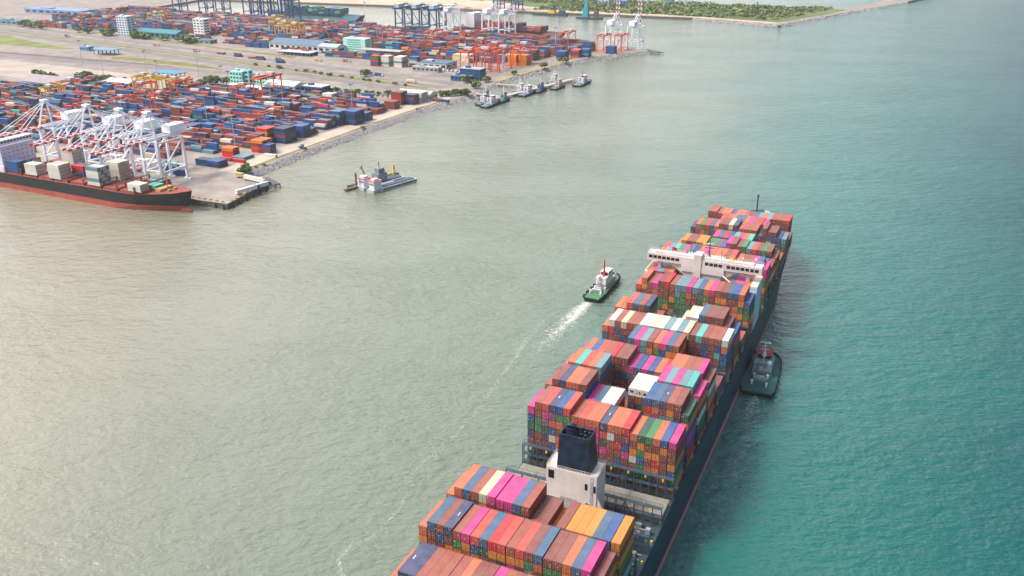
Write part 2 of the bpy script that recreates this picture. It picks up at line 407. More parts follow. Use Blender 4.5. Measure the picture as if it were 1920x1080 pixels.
# engine casing with funnel
cs = MB()
cs.box(-7.9, 8.0, 46, 54.2, 18.5, 37.3)
cs.hexa([(8.0,46.4,18.5),(13.5,46.4,18.5),(13.5,47.2,18.5),(8.0,47.2,18.5)], [(8.0,46.4,30),(8.3,46.4,30),(8.3,47.2,30),(8.0,47.2,30)])
cs.box(-16, 16, 33, 46, 18.5, 22.0); cs.box(9.5, 17.5, 31, 44, 22, 26.5)
casing = cs.build('engine_casing', [WHITEM], ship)
mm = MB()
for k in range(9): mm.box(-3.4, 2.2, 45.93, 45.99, 24+k*.45, 24.25+k*.45)
mm.build('louvre', GREYM, casing)
mm = MB()
for k in range(30): mm.box(6.2, 6.9, 45.8, 45.88, 21+k*.5, 21.08+k*.5)
mm.box(6.15, 6.22, 45.8, 45.88, 20, 37.3); mm.box(6.88, 6.95, 45.8, 45.88, 20, 37.3); mm.build('ladder', GREYM, casing)
for (x0, x1, z0, z1) in ((-7.2,-5.4,33.6,36.4),(4.4,5.2,32.2,34.4),(7.1,7.8,32.0,34.2)):
    mm = MB(); mm.box(x0, x1, 45.90, 45.995, z0, z1); mm.build('window', GLASSM, casing)
m = MB()
for (a, b_) in (((-7.8,46.1),(7.9,46.1)),((7.9,46.1),(7.9,54.1)),((7.9,54.1),(-7.8,54.1)),((-7.8,54.1),(-7.8,46.1))):
    a = Vector((*a, 37.3)); b_ = Vector((*b_, 37.3)); n = int((b_-a).length/.9)
    for k in range(n+1): q = a.lerp(b_, k/n); m.box(q.x-.035, q.x+.035, q.y-.035, q.y+.035, 37.3, 38.4)
    for z in (.55, 1.1): m.bar(a+Vector((0,0,z)), b_+Vector((0,0,z)), .07)
m.build('railing', WHITEM, casing)
fn = MB()   # hollow tapered funnel: four walls, open top
b0 = [(-4.8,46.6),(5.6,46.6),(5.6,53.6),(-4.8,53.6)]; t0 = [(-4.2,46.9),(4.9,46.9),(4.9,52.6),(-4.2,52.6)]
zb, zt = 37.3, 49.0; fk = .3
for i in range(4):
    j = (i+1) % 4
    cx, cy = .3, 49.8
    def ins(q, w): dx, dy = cx-q[0], cy-q[1]; return (q[0]+math.copysign(w, dx), q[1]+math.copysign(w, dy))
    bi, bj, ti, tj = b0[i], b0[j], t0[i], t0[j]
    bi2, bj2, ti2, tj2 = ins(bi, fk), ins(bj, fk), ins(ti, fk), ins(tj, fk)
    fn.hexa([(*bi,zb),(*bj,zb),(*bj2,zb),(*bi2,zb)], [(*ti,zt),(*tj,zt),(*tj2,zt),(*ti2,zt)])
fn.box(-4.2, 5.0, 47.2, 52.7, 46.0, 46.4, 1)
fun = fn.build('funnel', [FUNM, mat('funnel_inside_grey', (120,110,108), .8, .5)], casing)
up = MB()
up.cyl((-1.8,50.6,46.2),(-1.8,50.8,49.6), 1.9, 1.8, 16); up.cyl((-1.8,50.8,49.6),(-1.8,51.4,50.3), 1.8, 1.1, 16); up.cyl((.8,51.6,46.4),(.8,51.6,49.8), .8, n=10)
for x, y in ((1.6,49.4),(2.9,49.2),(2.2,51),(3.6,51)): up.cyl((x,y,46.4),(x,y,48.9), .42, n=10)
up.build('exhaust_pipe', FUNM, fun)
m = MB()
for k in range(70):
    x = rng.choice((-1, 1))*rng.uniform(16.5, 24); y = rng.uniform(31, 54); a_, b_, c_ = rng.uniform(.4,1.6), rng.uniform(.4,2.2), rng.uniform(.5,2.6)
    if 40.6 < y < 43.6: continue
    m.box(x-a_/2, x+a_/2, y-b_/2, y+b_/2, 18.5, 18.5+c_, k % 3)
for k in range(10): y = 31+k*2.3; m.bar((18,y,19.2),(24,y,19.2), .25); m.bar((-18,y,19.2),(-24,y,19.2), .25)
m.build('deck_machinery', [GREYM, STEELM, HATCHM], ship)
m = MB(); m.cyl((12.2,40,26.5),(12.2,40,29.8), .35); m.bar((12.2,40,29.6),(6.6,41,31.4), .4); m.cyl((6.6,41,31.4),(6.6,41,30.2), .2)
m.cyl((14.8,34,26.5),(14.8,34,27.6), .7); m.box(10.2,11.6,36,38,26.5,27.8)
m.build('deck_crane', STEELM, ship)
# navigation bridge
br = MB()
br.box(-8.4, 8.4, 209.6, 217.6, 18.5, 46.2)
br.box(-25.4, 25.9, 209.0, 214.6, 43.0, 46.4)
br.box(-9.4, 9.0, 208.6, 209.1, 41.6, 47.2) if 0 else None
br.box(-3.9, -.6, 208.5, 214, 30, 48.6)
br.box(-9.6, 9.6, 208.9, 218.2, 40.0, 42.95)
br.box(-22, 22, 210.4, 213.4, 46.4, 47.1)
for s_ in (-1, 1):
    br.box(s_*20-.75, s_*20+.75, 210.6, 213.6, 18.5, 43.0)
    br.hexa([(s_*8.4-.1,210,38),(s_*8.4+.1,210,38),(s_*8.4+.1,214,38),(s_*8.4-.1,214,38)], [(s_*8.4-.1,210,43),(s_*16,210,43),(s_*16,214,43),(s_*8.4-.1,214,43)] if s_ == 1 else [(-16,210,43),(-8.3,210,43),(-8.3,214,43),(-16,214,43)])
br.bar((9.5,208.7,40.5),(15,204.5,38.6), .5)
house = br.build('bridge_house', WHITEM, ship)
for x0, cnt, st in ((-24.6,7,2.05),(1.0,4,2.0),(10.6,7,2.05)):
    for k in range(cnt):
        mm = MB(); x = x0+k*st; mm.box(x, x+1.6, 208.90, 208.995, 44.3, 45.6); mm.build('window', GLASSM, house)
for k in range(24):
    mm = MB(); x = -24.6+k*2.08; mm.box(x, x+1.6, 214.605, 214.70, 44.3, 45.6); mm.build('window', GLASSM, house)
m = MB()
for (a, b_) in (((-25.3,209.1),(25.8,209.1)),((-25.3,214.5),(25.8,214.5)),((-25.3,209.1),(-25.3,214.5)),((25.8,209.1),(25.8,214.5))):
    a = Vector((*a,46.4)); b_ = Vector((*b_,46.4)); n = max(2, int((b_-a).length/1.3))
    for k in range(n+1): q = a.lerp(b_, k/n); m.box(q.x-.04, q.x+.04, q.y-.04, q.y+.04, 46.4, 47.6)
    for z in (.6, 1.2): m.bar(a+Vector((0,0,z)), b_+Vector((0,0,z)), .08)
m.build('railing', WHITEM, house)
m = MB(); m.cyl((1.8,213,46.4),(1.8,213,54.5), .35, .2); m.bar((-.6,213,51.2),(4.2,213,51.2), .25); m.bar((.4,213,49.4),(3.2,213,49.4), .2)
m.bar((-1.2,212.2,53.0),(3.2,213.2,53.3), .5, .3, slot=1); m.cyl((1.8,213,54.5),(1.8,213,56.2), .08)
m.bar((.6,211.4,46.4),(1.8,213,50.5), .15); m.bar((3.0,211.4,46.4),(1.8,213,50.5), .15)
m.build('radar_mast', [STEELM, WHITEM], house)
for (x, y, h, kk) in ((-20,212,4,0),(-16.5,212,3,1),(-6.5,212.8,5,0),(-5,212.2,3.2,0),(-8,211.8,3.0,0),(7.5,212,4.5,0),(8.6,212.6,3,0),(12,212,2,2),(17,212,3,1),(22.5,212,3.5,1),(14,212,4,0)):
    mm = MB(); mm.cyl((x,y,46.4),(x,y,46.4+h), .09, n=6)
    if kk == 1: mm.cyl((x,y,46.4+h-.9),(x,y,46.4+h), .55, .3, 10, slot=1)
    elif kk == 2: mm.box(x-.8,x+.8,y-.5,y+.5,46.4,47.9,2)
    else: mm.bar((x-.7,y,46.4+h-.5),(x+.7,y,46.4+h-.5), .08); mm.bar((x-.5,y,46.4+h-1.3),(x+.5,y,46.4+h-1.3), .08)
    mm.build('antenna', [STEELM, WHITEM, mat('flag_yellow', (220,200,60))], house)
# flag
mm = MB(); mm.cyl((-14.5,211.3,46.4),(-14.5,211.3,50.2), .08, n=6); mm.hexa([(-14.5,211.3,48.3),(-14.5,211.36,48.3),(-12.6,211.9,47.9),(-12.6,211.84,47.9)], [(-14.5,211.3,49.9),(-14.5,211.36,49.9),(-12.5,211.9,49.5),(-12.5,211.84,49.5)], slot=1)
mm.build('ensign_flag', [STEELM, mat('flag_red', (214,20,50))], house)
# white side screen with lifeboat on each side
for s_ in (-1, 1):
    m = MB(); x = s_*25.2
    m.box(min(x, x-s_*.6), max(x, x-s_*.6), 205.5, 219, 18.5, 38.5); m.box(min(x-s_*.6, x-s_*3.0), max(x-s_*.6, x-s_*3.0), 205.5, 206.2, 18.5, 38.5)
    m.box(min(x, x-s_*3.0), max(x, x-s_*3.0), 205.5, 219, 38.5, 39.2, slot=1)
    for z in (22, 25.5, 29, 32.5, 36): m.box(min(x-s_*.6, x-s_*3), max(x-s_*.6, x-s_*3), 202.5, 205.5, z, z+.3)
    sc = m.build('side_screen', [mat('screen_pale_blue', (176,204,220), .5, .15), mat('cream_top', (232,226,200), .6, .1)], ship)
    m = MB(); bx, by, bz = s_*24.2, 200.5, 25.5
    secs = [(-4.2,.15),(-3.4,1.0),(-1.5,1.45),(1.5,1.45),(3.4,1.0),(4.2,.15)]
    for (yy, r) in secs:
        for k in range(10): t = 2*math.pi*k/10; m.v.append((bx+r*math.cos(t), by+yy, bz+r*1.15*math.sin(t)))
    for i in range(5):
        for k in range(10): j = (k+1)%10; m.face((i*10+k, i*10+j, (i+1)*10+j, (i+1)*10+k))
    m.box(bx-.8, bx+.8, by-2.6, by-1.0, bz+1.2, bz+2.2)
    m.build('lifeboat', mat('lifeboat_orange', (240,84,40), .4, .15), ship)
m = MB(); m.cyl((0,350,21),(0,350,36.5), .45, .35, 10); m.cyl((0,350,36.5),(0,350,37.2), .7, n=8)
m.build('foremast', mat('mast_dark_blue', (30,50,84)), ship)
m = MB(); m.box(-6,6,340,346,21,23); m.cyl((-5,350,22.5),(-1.5,350,22.5), 1.2, n=12); m.cyl((1.5,350,22.5),(5,350,22.5), 1.2, n=12); m.bar((-5,346,22),(-5,350,22.5), .4); m.bar((5,346,22),(5,350,22.5), .4); m.bar((-1.5,350,22.5),(1.5,350,22.5), .4)
m.build('anchor_windlass', GREYM, ship)

# ---- cargo: tops as (row0..19) strings and heights
def rowz(spec):
    z = []
    for n_, h in spec: z += [h]*n_
    assert len(z) == 20, (len(z), spec)
    return z
D_ = {
 -30: ('BBOBMBSBPBBOMBBPBNBB', [(20,40)]),
 -15: ('ONNBBBBOMPBBMOBSBBPM'[:9]+'MPBBOBSBBPM', [(1,37.8),(18,40.6),(1,38.4)]),
   0: ('OSMNBPoSRoBoMSMMOSPM', [(1,42.9),(3,44.9),(6,44.4),(4,44.4),(5,44.05),(1,41.6)]),
  15: ('OOSBCPPPSBMMYMYYYSbY', [(1,43),(5,45.8),(4,45.5),(2,41.8),(1,39.2),(7,42.0)]),
  71: ('PBoNboBoOONOORODGObP', [(1,40.5),(5,42.5),(4,40.3),(4,40.2),(6,38.8)]),
  86: ('BMNOOMPSWWMBbObSNBMD', [(1,41),(5,43.6),(4,38.4),(4,26.5),(5,43.6),(1,40.4)]),
 101: ('OOToOgBMSBWWWCPgPgTP', [(1,40.2),(5,42.9),(4,29),(4,37.4),(5,42.6),(1,39.6)]),
 116: ('POboBRMMPbPbOROOBBPM', [(1,37.5),(5,40.4),(2,40.3),(6,37.4),(5,40.3),(1,37.1)]),
 131: ('MBMBOBSPgMOPSBMBMBSM', [(6,31.5),(8,41.3),(6,26.5)]),
 146: ('OWBCBBWWCWgWgCMTMBBW', [(1,37.3),(5,40.1),(8,40.4),(6,39.8)]),
 161: ('OOoSBNMWWWgCCWSMMMMb', [(2,39.2),(4,42.0),(5,25.5),(1,37.6),(2,40.2),(4,41.8),(1,38.6),(1,36.0)]),
 176: ('MBMBMBWWWMBBMBMBMBMB', [(6,28.6),(14,25.6)]),
 191: ('oOBPMRBggPgSOPBMSbOb', [(1,38.0),(1,41.3),(2,39.6),(2,41.0),(4,40.3),(4,40.3),(1,40.5),(4,40.4),(1,37.2)]),
 206: ('BPgBO..........SPPOB', [(5,39.3),(10,0),(3,38.9),(2,39.0)]),
 231: ('ogTGPSNOPOOOMoOBBPbP', [(5,40.5),(5,41.1),(4,41.1),(5,39.6),(1,37.7)]),
 246: ('OMYBMGBMSBGMBPMBGMSM', [(20,33.5)]),
 261: ('OYMMYYGGLbPMMGgoMGMM', [(1,33),(5,35.7),(4,34.9),(2,37.3),(2,36.4),(5,35.8),(1,32.8)]),
 276: ('MBMBMBPSRbTPOTMBMBMB', [(6,28.4),(8,34.6),(6,26.5)]),
 291: ('NOGRSOMMCNoBBBSMMMbg', [(1,33),(5,35),(4,36.8),(4,35.4),(1,33),(1,37.2),(2,35.6),(1,33),(1,32.6)]),
 306: ('MMBMBooOSSOPBRPBMBMM', [(5,30.4),(9,34.3),(1,34),(5,28.0)]),
 321: ('.BBBOObOOBMSgOgBBBR.', [(3,33.4),(3,32.8),(8,32.5),(6,33.0)]),
}
FR = {  # doors seen below the top tier: (bay, row) -> colours downward
 (0,0):'YM',(0,1):'MB',(0,2):'bM',(0,3):'MY',(0,4):'GY',(0,5):'YO',(0,6):'bY',(0,7):'DB',(0,8):'YM',(0,9):'YD',(0,10):'Y',(0,11):'Y',(0,12):'G',(0,13):'O',(0,14):'G',(0,15):'G',(0,19):'Y',(0,18):'M',
 (15,19):'MYGMT',(15,14):'M',
 (71,0):'bDNMg',(71,1):'MGGMM',(71,2):'PLDNM',(71,3):'LObCb',(71,4):'GOMOO',(71,5):'GDMMO',(71,6):'bDMSM',(71,7):'PPMMG',(71,8):'PMMPM',(71,9):'PPMMM',(71,10):'oDPMM',(71,11):'WBBBM',(71,12):'MRBSM',(71,13):'MbPMM',
 (71,14):'MYWMG',(71,15):'YGbGG',(71,16):'MYMOG',(71,17):'MYRYM',(71,18):'YMMMO',(71,19):'MMYbG',
 (86,14):'R',(86,15):'O',(86,16):'M',(86,17):'Y',(86,18):'M',(86,19):'YbPb',(86,5):'bG',(101,5):'SMLY',(101,19):'YMWG',
 (116,6):'MNM',(116,7):'MNM',(131,6):'bT',(131,7):'PG',(131,8):'gG',(131,9):'YM',(131,10):'GG',(131,11):'bN',(131,12):'Y',(131,13):'YM',
 (146,0):'Sg',(146,1):'RM',(146,2):'bM',(146,3):'Mb',(146,4):'MM',(146,14):'MMM',(146,15):'MMM',(146,16):'bbMM',(146,17):'MMMM',(146,18):'bTBb',(146,19):'ObbDR',
 (191,0):'MGM',(191,1):'YMM',(191,2):'MO',(191,3):'OYM',(191,4):'MMGGb',(191,5):'MMGYM',(191,6):'MYDYW',(191,7):'gGGDW',(191,8):'GGGGW',(191,9):'OMGGM',(191,10):'MMbYW',(191,11):'GDMOM',(191,12):'GYM',(191,13):'MMG',(191,14):'YGM',(191,15):'YMO',(191,16):'MMY',(191,17):'MOY',(191,18):'YGYMG',(191,19):'DGYMM',
 (291,0):'SM',(291,1):'Mb',(291,2):'OM',(291,3):'GM',(291,4):'bM',(291,16):'b',(291,17):'b',(291,14):'bM',(291,15):'MM',(291,18):'bG',(291,19):'GM',(261,19):'MYG',(231,19):'PGYMG',(321,18):'MM'}
RND = 'MMMMBBBMOYYGDbNSPRgW'
boxes = []     # bay, row, tier_from_top, y0, x0, z0, z1, colour
topmap = {}
for bay in D_:
    cols, spec = D_[bay]; z = rowz(spec)
    for r_ in range(20): topmap[(bay, r_)] = z[r_] if cols[r_] != '.' else 0
for bay in D_:
    cols, spec = D_[bay]; z = rowz(spec)
    for r_ in range(20):
        if cols[r_] == '.': continue
        h = z[r_]-HB; nt_ = max(1, round(h/2.72)); th = h/nt_
        for t in range(nt_):
            c = cols[r_] if t == 0 else (FR.get((bay, r_), '')[t-1:t] or rng.choice(RND))
            boxes.append((bay, r_, t, z[r_]-(t+1)*th, z[r_]-t*th, c))
bl = sorted(D_)
def nb(bay, r_, d):
    i = bl.index(bay)+d
    if 0 <= i < len(bl) and abs(bl[i]-bay) < 20: return topmap.get((bl[i], r_), 0)
    return 0
cw = Vector((0, 0, CAM_H)); scored = []
for bx in boxes:
    bay, r_, t, z0, z1, c = bx
    ce = SW(r_*2.5+1.25, bay+6, z1); dist = (ce-cw).length; s_ = 1667/dist; el = (CAM_H-z1)/dist
    aft = max(0, min(1, (z1-(nb(bay, r_, -1)-1.2))/(z1-z0))); st = topmap.get((bay, r_+1), 0); side = max(0, min(1, (z1-st)/(z1-z0)))
    if bay in (0, 15) and nb(bay, r_, -1) == 0: aft = 1
    a = s_*s_*((2.44*12.2*el if t == 0 else 0) + aft*2.44*2.6*.85 + side*12.2*2.6*.30)
    # is it inside the frame?
    d = ce-cw; zz = d.y*math.cos(.4)-d.z*math.sin(.4); px = 960+1667.6*d.x/zz; py = 540-1667.6*(d.y*math.sin(.4)+d.z*math.cos(.4))/zz
    if py > 1105 or (bay in (71,57) and t > 0 and 1035 < px < 1125 and r_ in (6,7,8)): a *= .02
    exp = t == 0 or aft > 0 or side > 0 or topmap.get((bay, r_-1), 0) < z1 or nb(bay, r_, 1) < z1 or z0 > nb(bay, r_, -1)-5
    scored.append((a, aft, side, exp, bx))
scored.sort(key=lambda q: -q[0])
N_IND = 298
def cmesh(name, h=2.6, reef=False, mark=False):
    b = CB(); b.add(lambda x, y, z: (x, y, z), .01, 2.45, 0, 12.19, 0, 1.0, (1,1,1), 'y', reef)
    if mark: b.add(lambda x, y, z: (x, y, z), 1.14, 1.34, 5.4, 6.9, 1.0, 1.012, (1,1,1), 'y')
    me = b.mesh(name, MC_OBJ)
    if mark:
        me.materials.append(mat('white_marking', (235,235,235)))
        for i in range(5, 10): me.polygons[i].material_index = 1
    return me
ME_C = cmesh('shipping_container'); ME_R = cmesh('reefer_container', reef=True); ME_K = cmesh('marked_container', mark=True)
def dmesh():
    b = CB()
    for k in range(2):
        b.add(lambda x, y, z: (x, y, z), .11+k*1.15, 1.19+k*1.15, -.05, -.005, .07, .93, (1,1,1), 'y')
    me = b.mesh('container_doors', MC_OBJ)
    # spread the door texture over both leaves
    ul = me.uv_layers[0].data
    for p_ in me.polygons:
        for li in p_.loop_indices:
            v = me.vertices[me.loops[li].vertex_index].co
            ul[li].uv = ((v.x-.03)/2.44*.999, v.z)
    return me
ME_D = dmesh()
ORD = ['outermost port','second','third','fourth','fifth','sixth','seventh','eighth','ninth','tenth','eleventh','twelfth','thirteenth','fourteenth','fifteenth','sixteenth','seventeenth','eighteenth','nineteenth','outermost starboard']
TIER = ['top','second tier','third tier','fourth tier','fifth tier','sixth tier','seventh tier','eighth tier','ninth tier']
BN = {-30:'sternmost bay', -15:'bay at the bottom edge',0:'second bay from the bottom edge',15:'bay just behind the funnel casing',71:'first bay ahead of the funnel',86:'second bay ahead of the funnel',
 101:'third bay ahead of the funnel',116:'fourth bay ahead of the funnel',131:'fifth bay ahead of the funnel',146:'sixth bay ahead of the funnel',161:'seventh bay ahead of the funnel',
 176:'eighth bay ahead of the funnel',191:'high bay just behind the bridge',206:'bay under the bridge wings',231:'first bay ahead of the bridge',246:'second bay ahead of the bridge',
 261:'third bay ahead of the bridge',276:'fourth bay ahead of the bridge',291:'fifth bay ahead of the bridge',306:'second bay from the bow',321:'bay nearest the bow'}
rest = CB()
cnt = 0
for (a, aft, side, exp, (bay, r_, t, z0, z1, c)) in scored:
    hsv = 1 + rng.uniform(-.10, .10); col = tuple(min(1, x*hsv*(1+rng.uniform(-.05, .05))) for x in CL[c])
    if cnt < N_IND:
        cnt += 1
        reef = (c in 'W' and bay == 101)
        me = ME_R if reef else (ME_K if (t == 0 and c == 'N' and r_ % 3 != 2) else ME_C)
        o = bpy.data.objects.new('shipping_container', me); C.objects.link(o)
        o.location = SW(XR(r_), bay, z0); o.rotation_euler = (0, 0, -YAW); o.scale = (1, 1, z1-z0-.03); o.color = (*col, 1)
        if r_ in (0, 19): st = f"{ORD[r_]} stack"
        else: st = f"{ORD[r_]} stack from port"
        lab = f"{NAMEC[c]} {'reefer' if reef else 'container'}, {TIER[t]} of {st}, {BN[bay]}"
        tag(o, lab, 'shipping container', 'containers stacked on the ship')
        if aft > .35 and not reef and bay <= 101:
            d = bpy.data.objects.new('door', ME_D); C.objects.link(d); d.parent = o; d.color = (*col, 1)
    elif exp:
        rest.add(lambda x, y, z: SW(x, y, z), XR(r_)+.01, XR(r_)+2.45, bay, bay+12.19, z0, z1-.03, col, 'y', False)
o = bpy.data.objects.new('shipping_containers', rest.mesh('stacked_containers', MC_ATT)); C.objects.link(o)
tag(o, 'all the smaller looking boxes of many colours stacked across the big ship', 'shipping containers', kind='stuff')

# ------------------------------------------------------------------ land
CONC = mat('port_concrete', (142,134,128), .85, .4, .04)
QUAYM = mat('quay_wall', (96,92,86), .85, .4, .3)
SAND = mat('sand_and_gravel', (190,172,150), .9, .25, .01)
land = [(-2600,-27),(33,-31),(62,-29),(57,0),(54,24),(20,32),(15,105),(13,218),(15,312),(22,372),(20,411),(14,472),(20,566),(40,697),(80,769),(97,794),(86,808),(20,818),(-200,850),(-500,905),(-1080,985),(-1120,1185),(-616,1224),(-402,1218),(41,1242),(208,1192),(262,1380),(300,1500),(380,1730),(420,1900),(480,2400),(-3500,4200),(-3500,-27)]
m = MB(); m.prism([p2(*q) for q in land], -4, 4.0, 0, side=1)
tag(m.build('ground', [CONC, QUAYM]), kind='structure')
def sheet(name, pts, z, mt_, kind='structure', label=None, cat=None):
    m = MB(); P_ = [p2(*q) for q in pts]
    ar = sum(P_[i][0]*P_[(i+1)%len(P_)][1]-P_[(i+1)%len(P_)][0]*P_[i][1] for i in range(len(P_)))
    if ar < 0: P_ = P_[::-1]
    m.v = [(x, y, z) for x, y in P_]; m.face(tuple(range(len(P_))))
    return tag(m.build(name, mt_), label, cat, kind=kind)
ASPH = mat('road_asphalt', (122,117,116), .9, .3, .05)
DARKA = mat('rail_ballast', (104,94,90), .95, .3, .08)
GRASS = mat('rough_grass', (120,120,62), .95, .5, .06)
PALE = mat('pale_apron', (168,157,148), .9, .28, .035)
# roads run about ten degrees off the quay
def line_v(u, v0, sl=-.183): return v0 + sl*(u+16)
def band(name, u0, u1, va, vb, mt_, z, sl=-.183, **k): return sheet(name, [(u0, line_v(u0, va, sl)), (u1, line_v(u1, va, sl)), (u1, line_v(u1, vb, sl)), (u0, line_v(u0, vb, sl))], z, mt_, **k)
band('road', -2400, -25, 408, 424, ASPH, 4.008)
band('road', -2400, -25, 434, 452, ASPH, 4.008)
band('road', -2400, -25, 372, 392, ASPH, 4.008)
band('grass_verge', -2400, -40, 396, 406, GRASS, 4.012, kind='stuff', label='long thin strip of dry grass between the port roads', cat='grass')
band('grass_verge', -1500, -330, 470, 480, GRASS, 4.012, kind='stuff', label='thin green verge along the far side of the port road', cat='grass')
sheet('rail_tracks', [(-2400,372),(-1400,376),(-480,398),(-420,404),(-480,409),(-1400,390),(-2400,386)], 4.010, DARKA)
sheet('truck_road', [(-2400,330),(-620,364),(-300,386),(-250,398),(-300,404),(-700,400),(-2400,352)], 4.006, ASPH)
sheet('container_apron', [(-2400,252),(-330,262),(-300,330),(-640,350),(-2400,330)], 4.009, PALE)
sheet('grass_patch', [(-1900,520),(-960,540),(-800,492),(-690,468),(-700,455),(-860,455),(-1900,480)], 4.012, mat('meadow_green', (118,128,66), .95, .5, .03), kind='stuff', label='broad green meadow beside the blue roofed toll gate', cat='grass')
sheet('grass_patch', [(-575,436),(-500,440),(-400,430),(-330,408),(-420,412),(-560,418)], 4.012, GRASS, kind='stuff', label='narrow grassy wedge between the two toll gates', cat='grass')
sheet('quay_apron', [(-2400,-26),(60,-27),(52,22),(18,30),(-8,36),(-2400,36)], 4.006, mat('quay_concrete', (150,143,136), .85, .3, .08))
sheet('shore_road', [(-6,34),(12,34),(9,105),(7,218),(9,312),(16,372),(-2,372),(-8,312),(-10,105)], 4.012, mat('worn_concrete', (182,170,158), .85, .2, .06))
sheet('shore_grass', [(10,40),(13.5,40),(11.5,105),(10.5,218),(12.5,312),(18,360),(14,360),(9.5,312),(7.8,218),(8,105)], 4.016, GRASS, kind='stuff', label='thin line of weeds growing along the top of the rock seawall', cat='grass')
sheet('shore_strip', [(15,480),(21,566),(41,697),(80,768),(60,770),(25,697),(6,566),(2,480)], 4.012, mat('shore_gravel', (150,140,110), .9, .4, .05))
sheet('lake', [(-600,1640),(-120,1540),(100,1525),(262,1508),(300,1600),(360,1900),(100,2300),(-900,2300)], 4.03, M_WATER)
sheet('reclaimed_sand', [(-1050,1200),(-610,1238),(-400,1232),(40,1250),(196,1206),(205,1240),(30,1290),(-300,1300),(-500,1420),(-1300,1500)], 4.010, SAND)
FARG = mat('scrub_ground', (92,108,58), .95, .5, .008)
sheet('scrub_ground', [(-330,1310),(35,1265),(200,1225),(262,1400),(285,1500),(100,1518),(-130,1530),(-700,1640),(-1000,1640),(-480,1420)], 4.014, FARG)
# quay fender piles and kerb blocks
fm = MB(); fm.cyl((0,0,-3),(0,0,3.2), .7, n=8); FME = fm.mesh('fender_pile', mat('tyre_black', (30,30,30), .9, .3))
for u, v in [(60-k*8, -30.6+(k*8)*.06 if k < 4 else -28.2) for k in range(42)] + [(62.6-k*.9, -24+k*8) for k in range(6)]:
    o = bpy.data.objects.new('fender_pile', FME); C.objects.link(o); o.location = PW(u, v, 0); tag(o, 'black fender pile standing against the concrete quay face', 'fender', 'fender piles along the quay')
km = MB(); km.box(-.8,.8,-.5,.5,0,.9); KME = km.mesh('kerb_block', mat('edge_block', (180,150,80), .8, .4, .6))
for u, v in [(56-k*5.5, -27) for k in range(14)] + [(60-(k*5+7)*.11, -22+k*5) for k in range(9)]:
    o = bpy.data.objects.new('kerb_block', KME); C.objects.link(o); o.location = PW(u, v, 4.0); o.rotation_euler = (0, 0, PA); tag(o, 'yellow stained kerb block on the edge of the concrete pier', 'kerb block', 'kerb blocks on the pier edge')
for k in range(9):
    sheet('lane_marking', [(-300,2+k*3.4),(-4,2+k*3.4),(-4,2.35+k*3.4),(-300,2.35+k*3.4)], 4.020, mat('worn_yellow_paint', (196,180,110), .8, .5, .4))
for k in range(5): sheet('lane_marking', [(-2400,line_v(-2400,412+k*9)),(-60,line_v(-60,412+k*9)),(-60,line_v(-60,412.4+k*9)),(-2400,line_v(-2400,412.4+k*9))], 4.018, mat('worn_white_paint', (200,198,190), .8, .5, .3))
# rocks of the seawall
def rocks(path, name, label, n, width, mt_, sz=(.8,1.7)):
    m = MB()
    segs = [(Vector(p2(*a)), Vector(p2(*b))) for a, b in zip(path, path[1:])]; L = [(b-a).length for a, b in segs]; T = sum(L)
    for (a, b) in segs:      # sloping core
        d = (b-a).normalized(); nn = Vector((d.y, -d.x)); k = len(m.v)
        A, B = a, b
        m.v += [(*A, 3.9), (*B, 3.9), (*(B+nn*width), -1), (*(A+nn*width), -1)]; m.face((k, k+3, k+2, k+1), 0, (.20,.195,.19))
    for _ in range(n):
        x = rng.uniform(0, T)
        for (a, b), l in zip(segs, L):
            if x <= l: break
            x -= l
        d = (b-a).normalized(); nn = Vector((d.y, -d.x)); t = rng.random(); p = a + d*x + nn*(width*t*.98); z = 4.1-4.9*t
        s_ = rng.uniform(*sz); k = len(m.v); g = rng.uniform(.24,.44); col = (g*1.02, g*.98, g*1.0)
        ax = [rng.uniform(.6,1.1)*s_ for _ in range(6)]; rot = rng.uniform(0, 6.28); c_, s2 = math.cos(rot), math.sin(rot)
        for (i, (dx, dy, dz)) in enumerate(((1,0,0),(0,1,0),(-1,0,0),(0,-1,0),(0,0,1),(0,0,-1))):
            dx, dy = dx*c_-dy*s2, dx*s2+dy*c_
            m.v.append((p.x+dx*ax[i], p.y+dy*ax[i], z+dz*ax[i]*.7))
        for q in ((0,1,4),(1,2,4),(2,3,4),(3,0,4),(1,0,5),(2,1,5),(3,2,5),(0,3,5)): m.face(tuple(k+i for i in q), 0, col)
    mt2 = bpy.data.materials.new(name+'_stone'); mt2.use_nodes = True; b_ = mt2.node_tree.nodes['Principled BSDF']; at = mt2.node_tree.nodes.new('ShaderNodeAttribute'); at.attribute_name = 'Col'
    mt2.node_tree.links.new(at.outputs['Color'], b_.inputs['Base Color']); b_.inputs['Roughness'].default_value = .9
    return tag(m.build(name, mt2, colors=True), label, 'rocks', kind='stuff')
rocks([(20,32),(15,105),(13,218),(15,312),(22,372),(20,411)], 'seawall_rocks', 'grey boulders heaped along the container yard shore', 5200, 8.5, None, (.55,1.25))
rocks([(20,411),(14,472),(20,566),(40,697),(80,769),(97,794)], 'breakwater_rocks', 'grey rocks of the seawall beyond the tug jetty', 1500, 8, None)
rocks([(41,1242),(208,1192),(262,1380),(300,1500),(380,1730)], 'far_shore_rocks', 'dark rock edge round the scrubby far peninsula', 900, 7, None, (1.4,2.6))

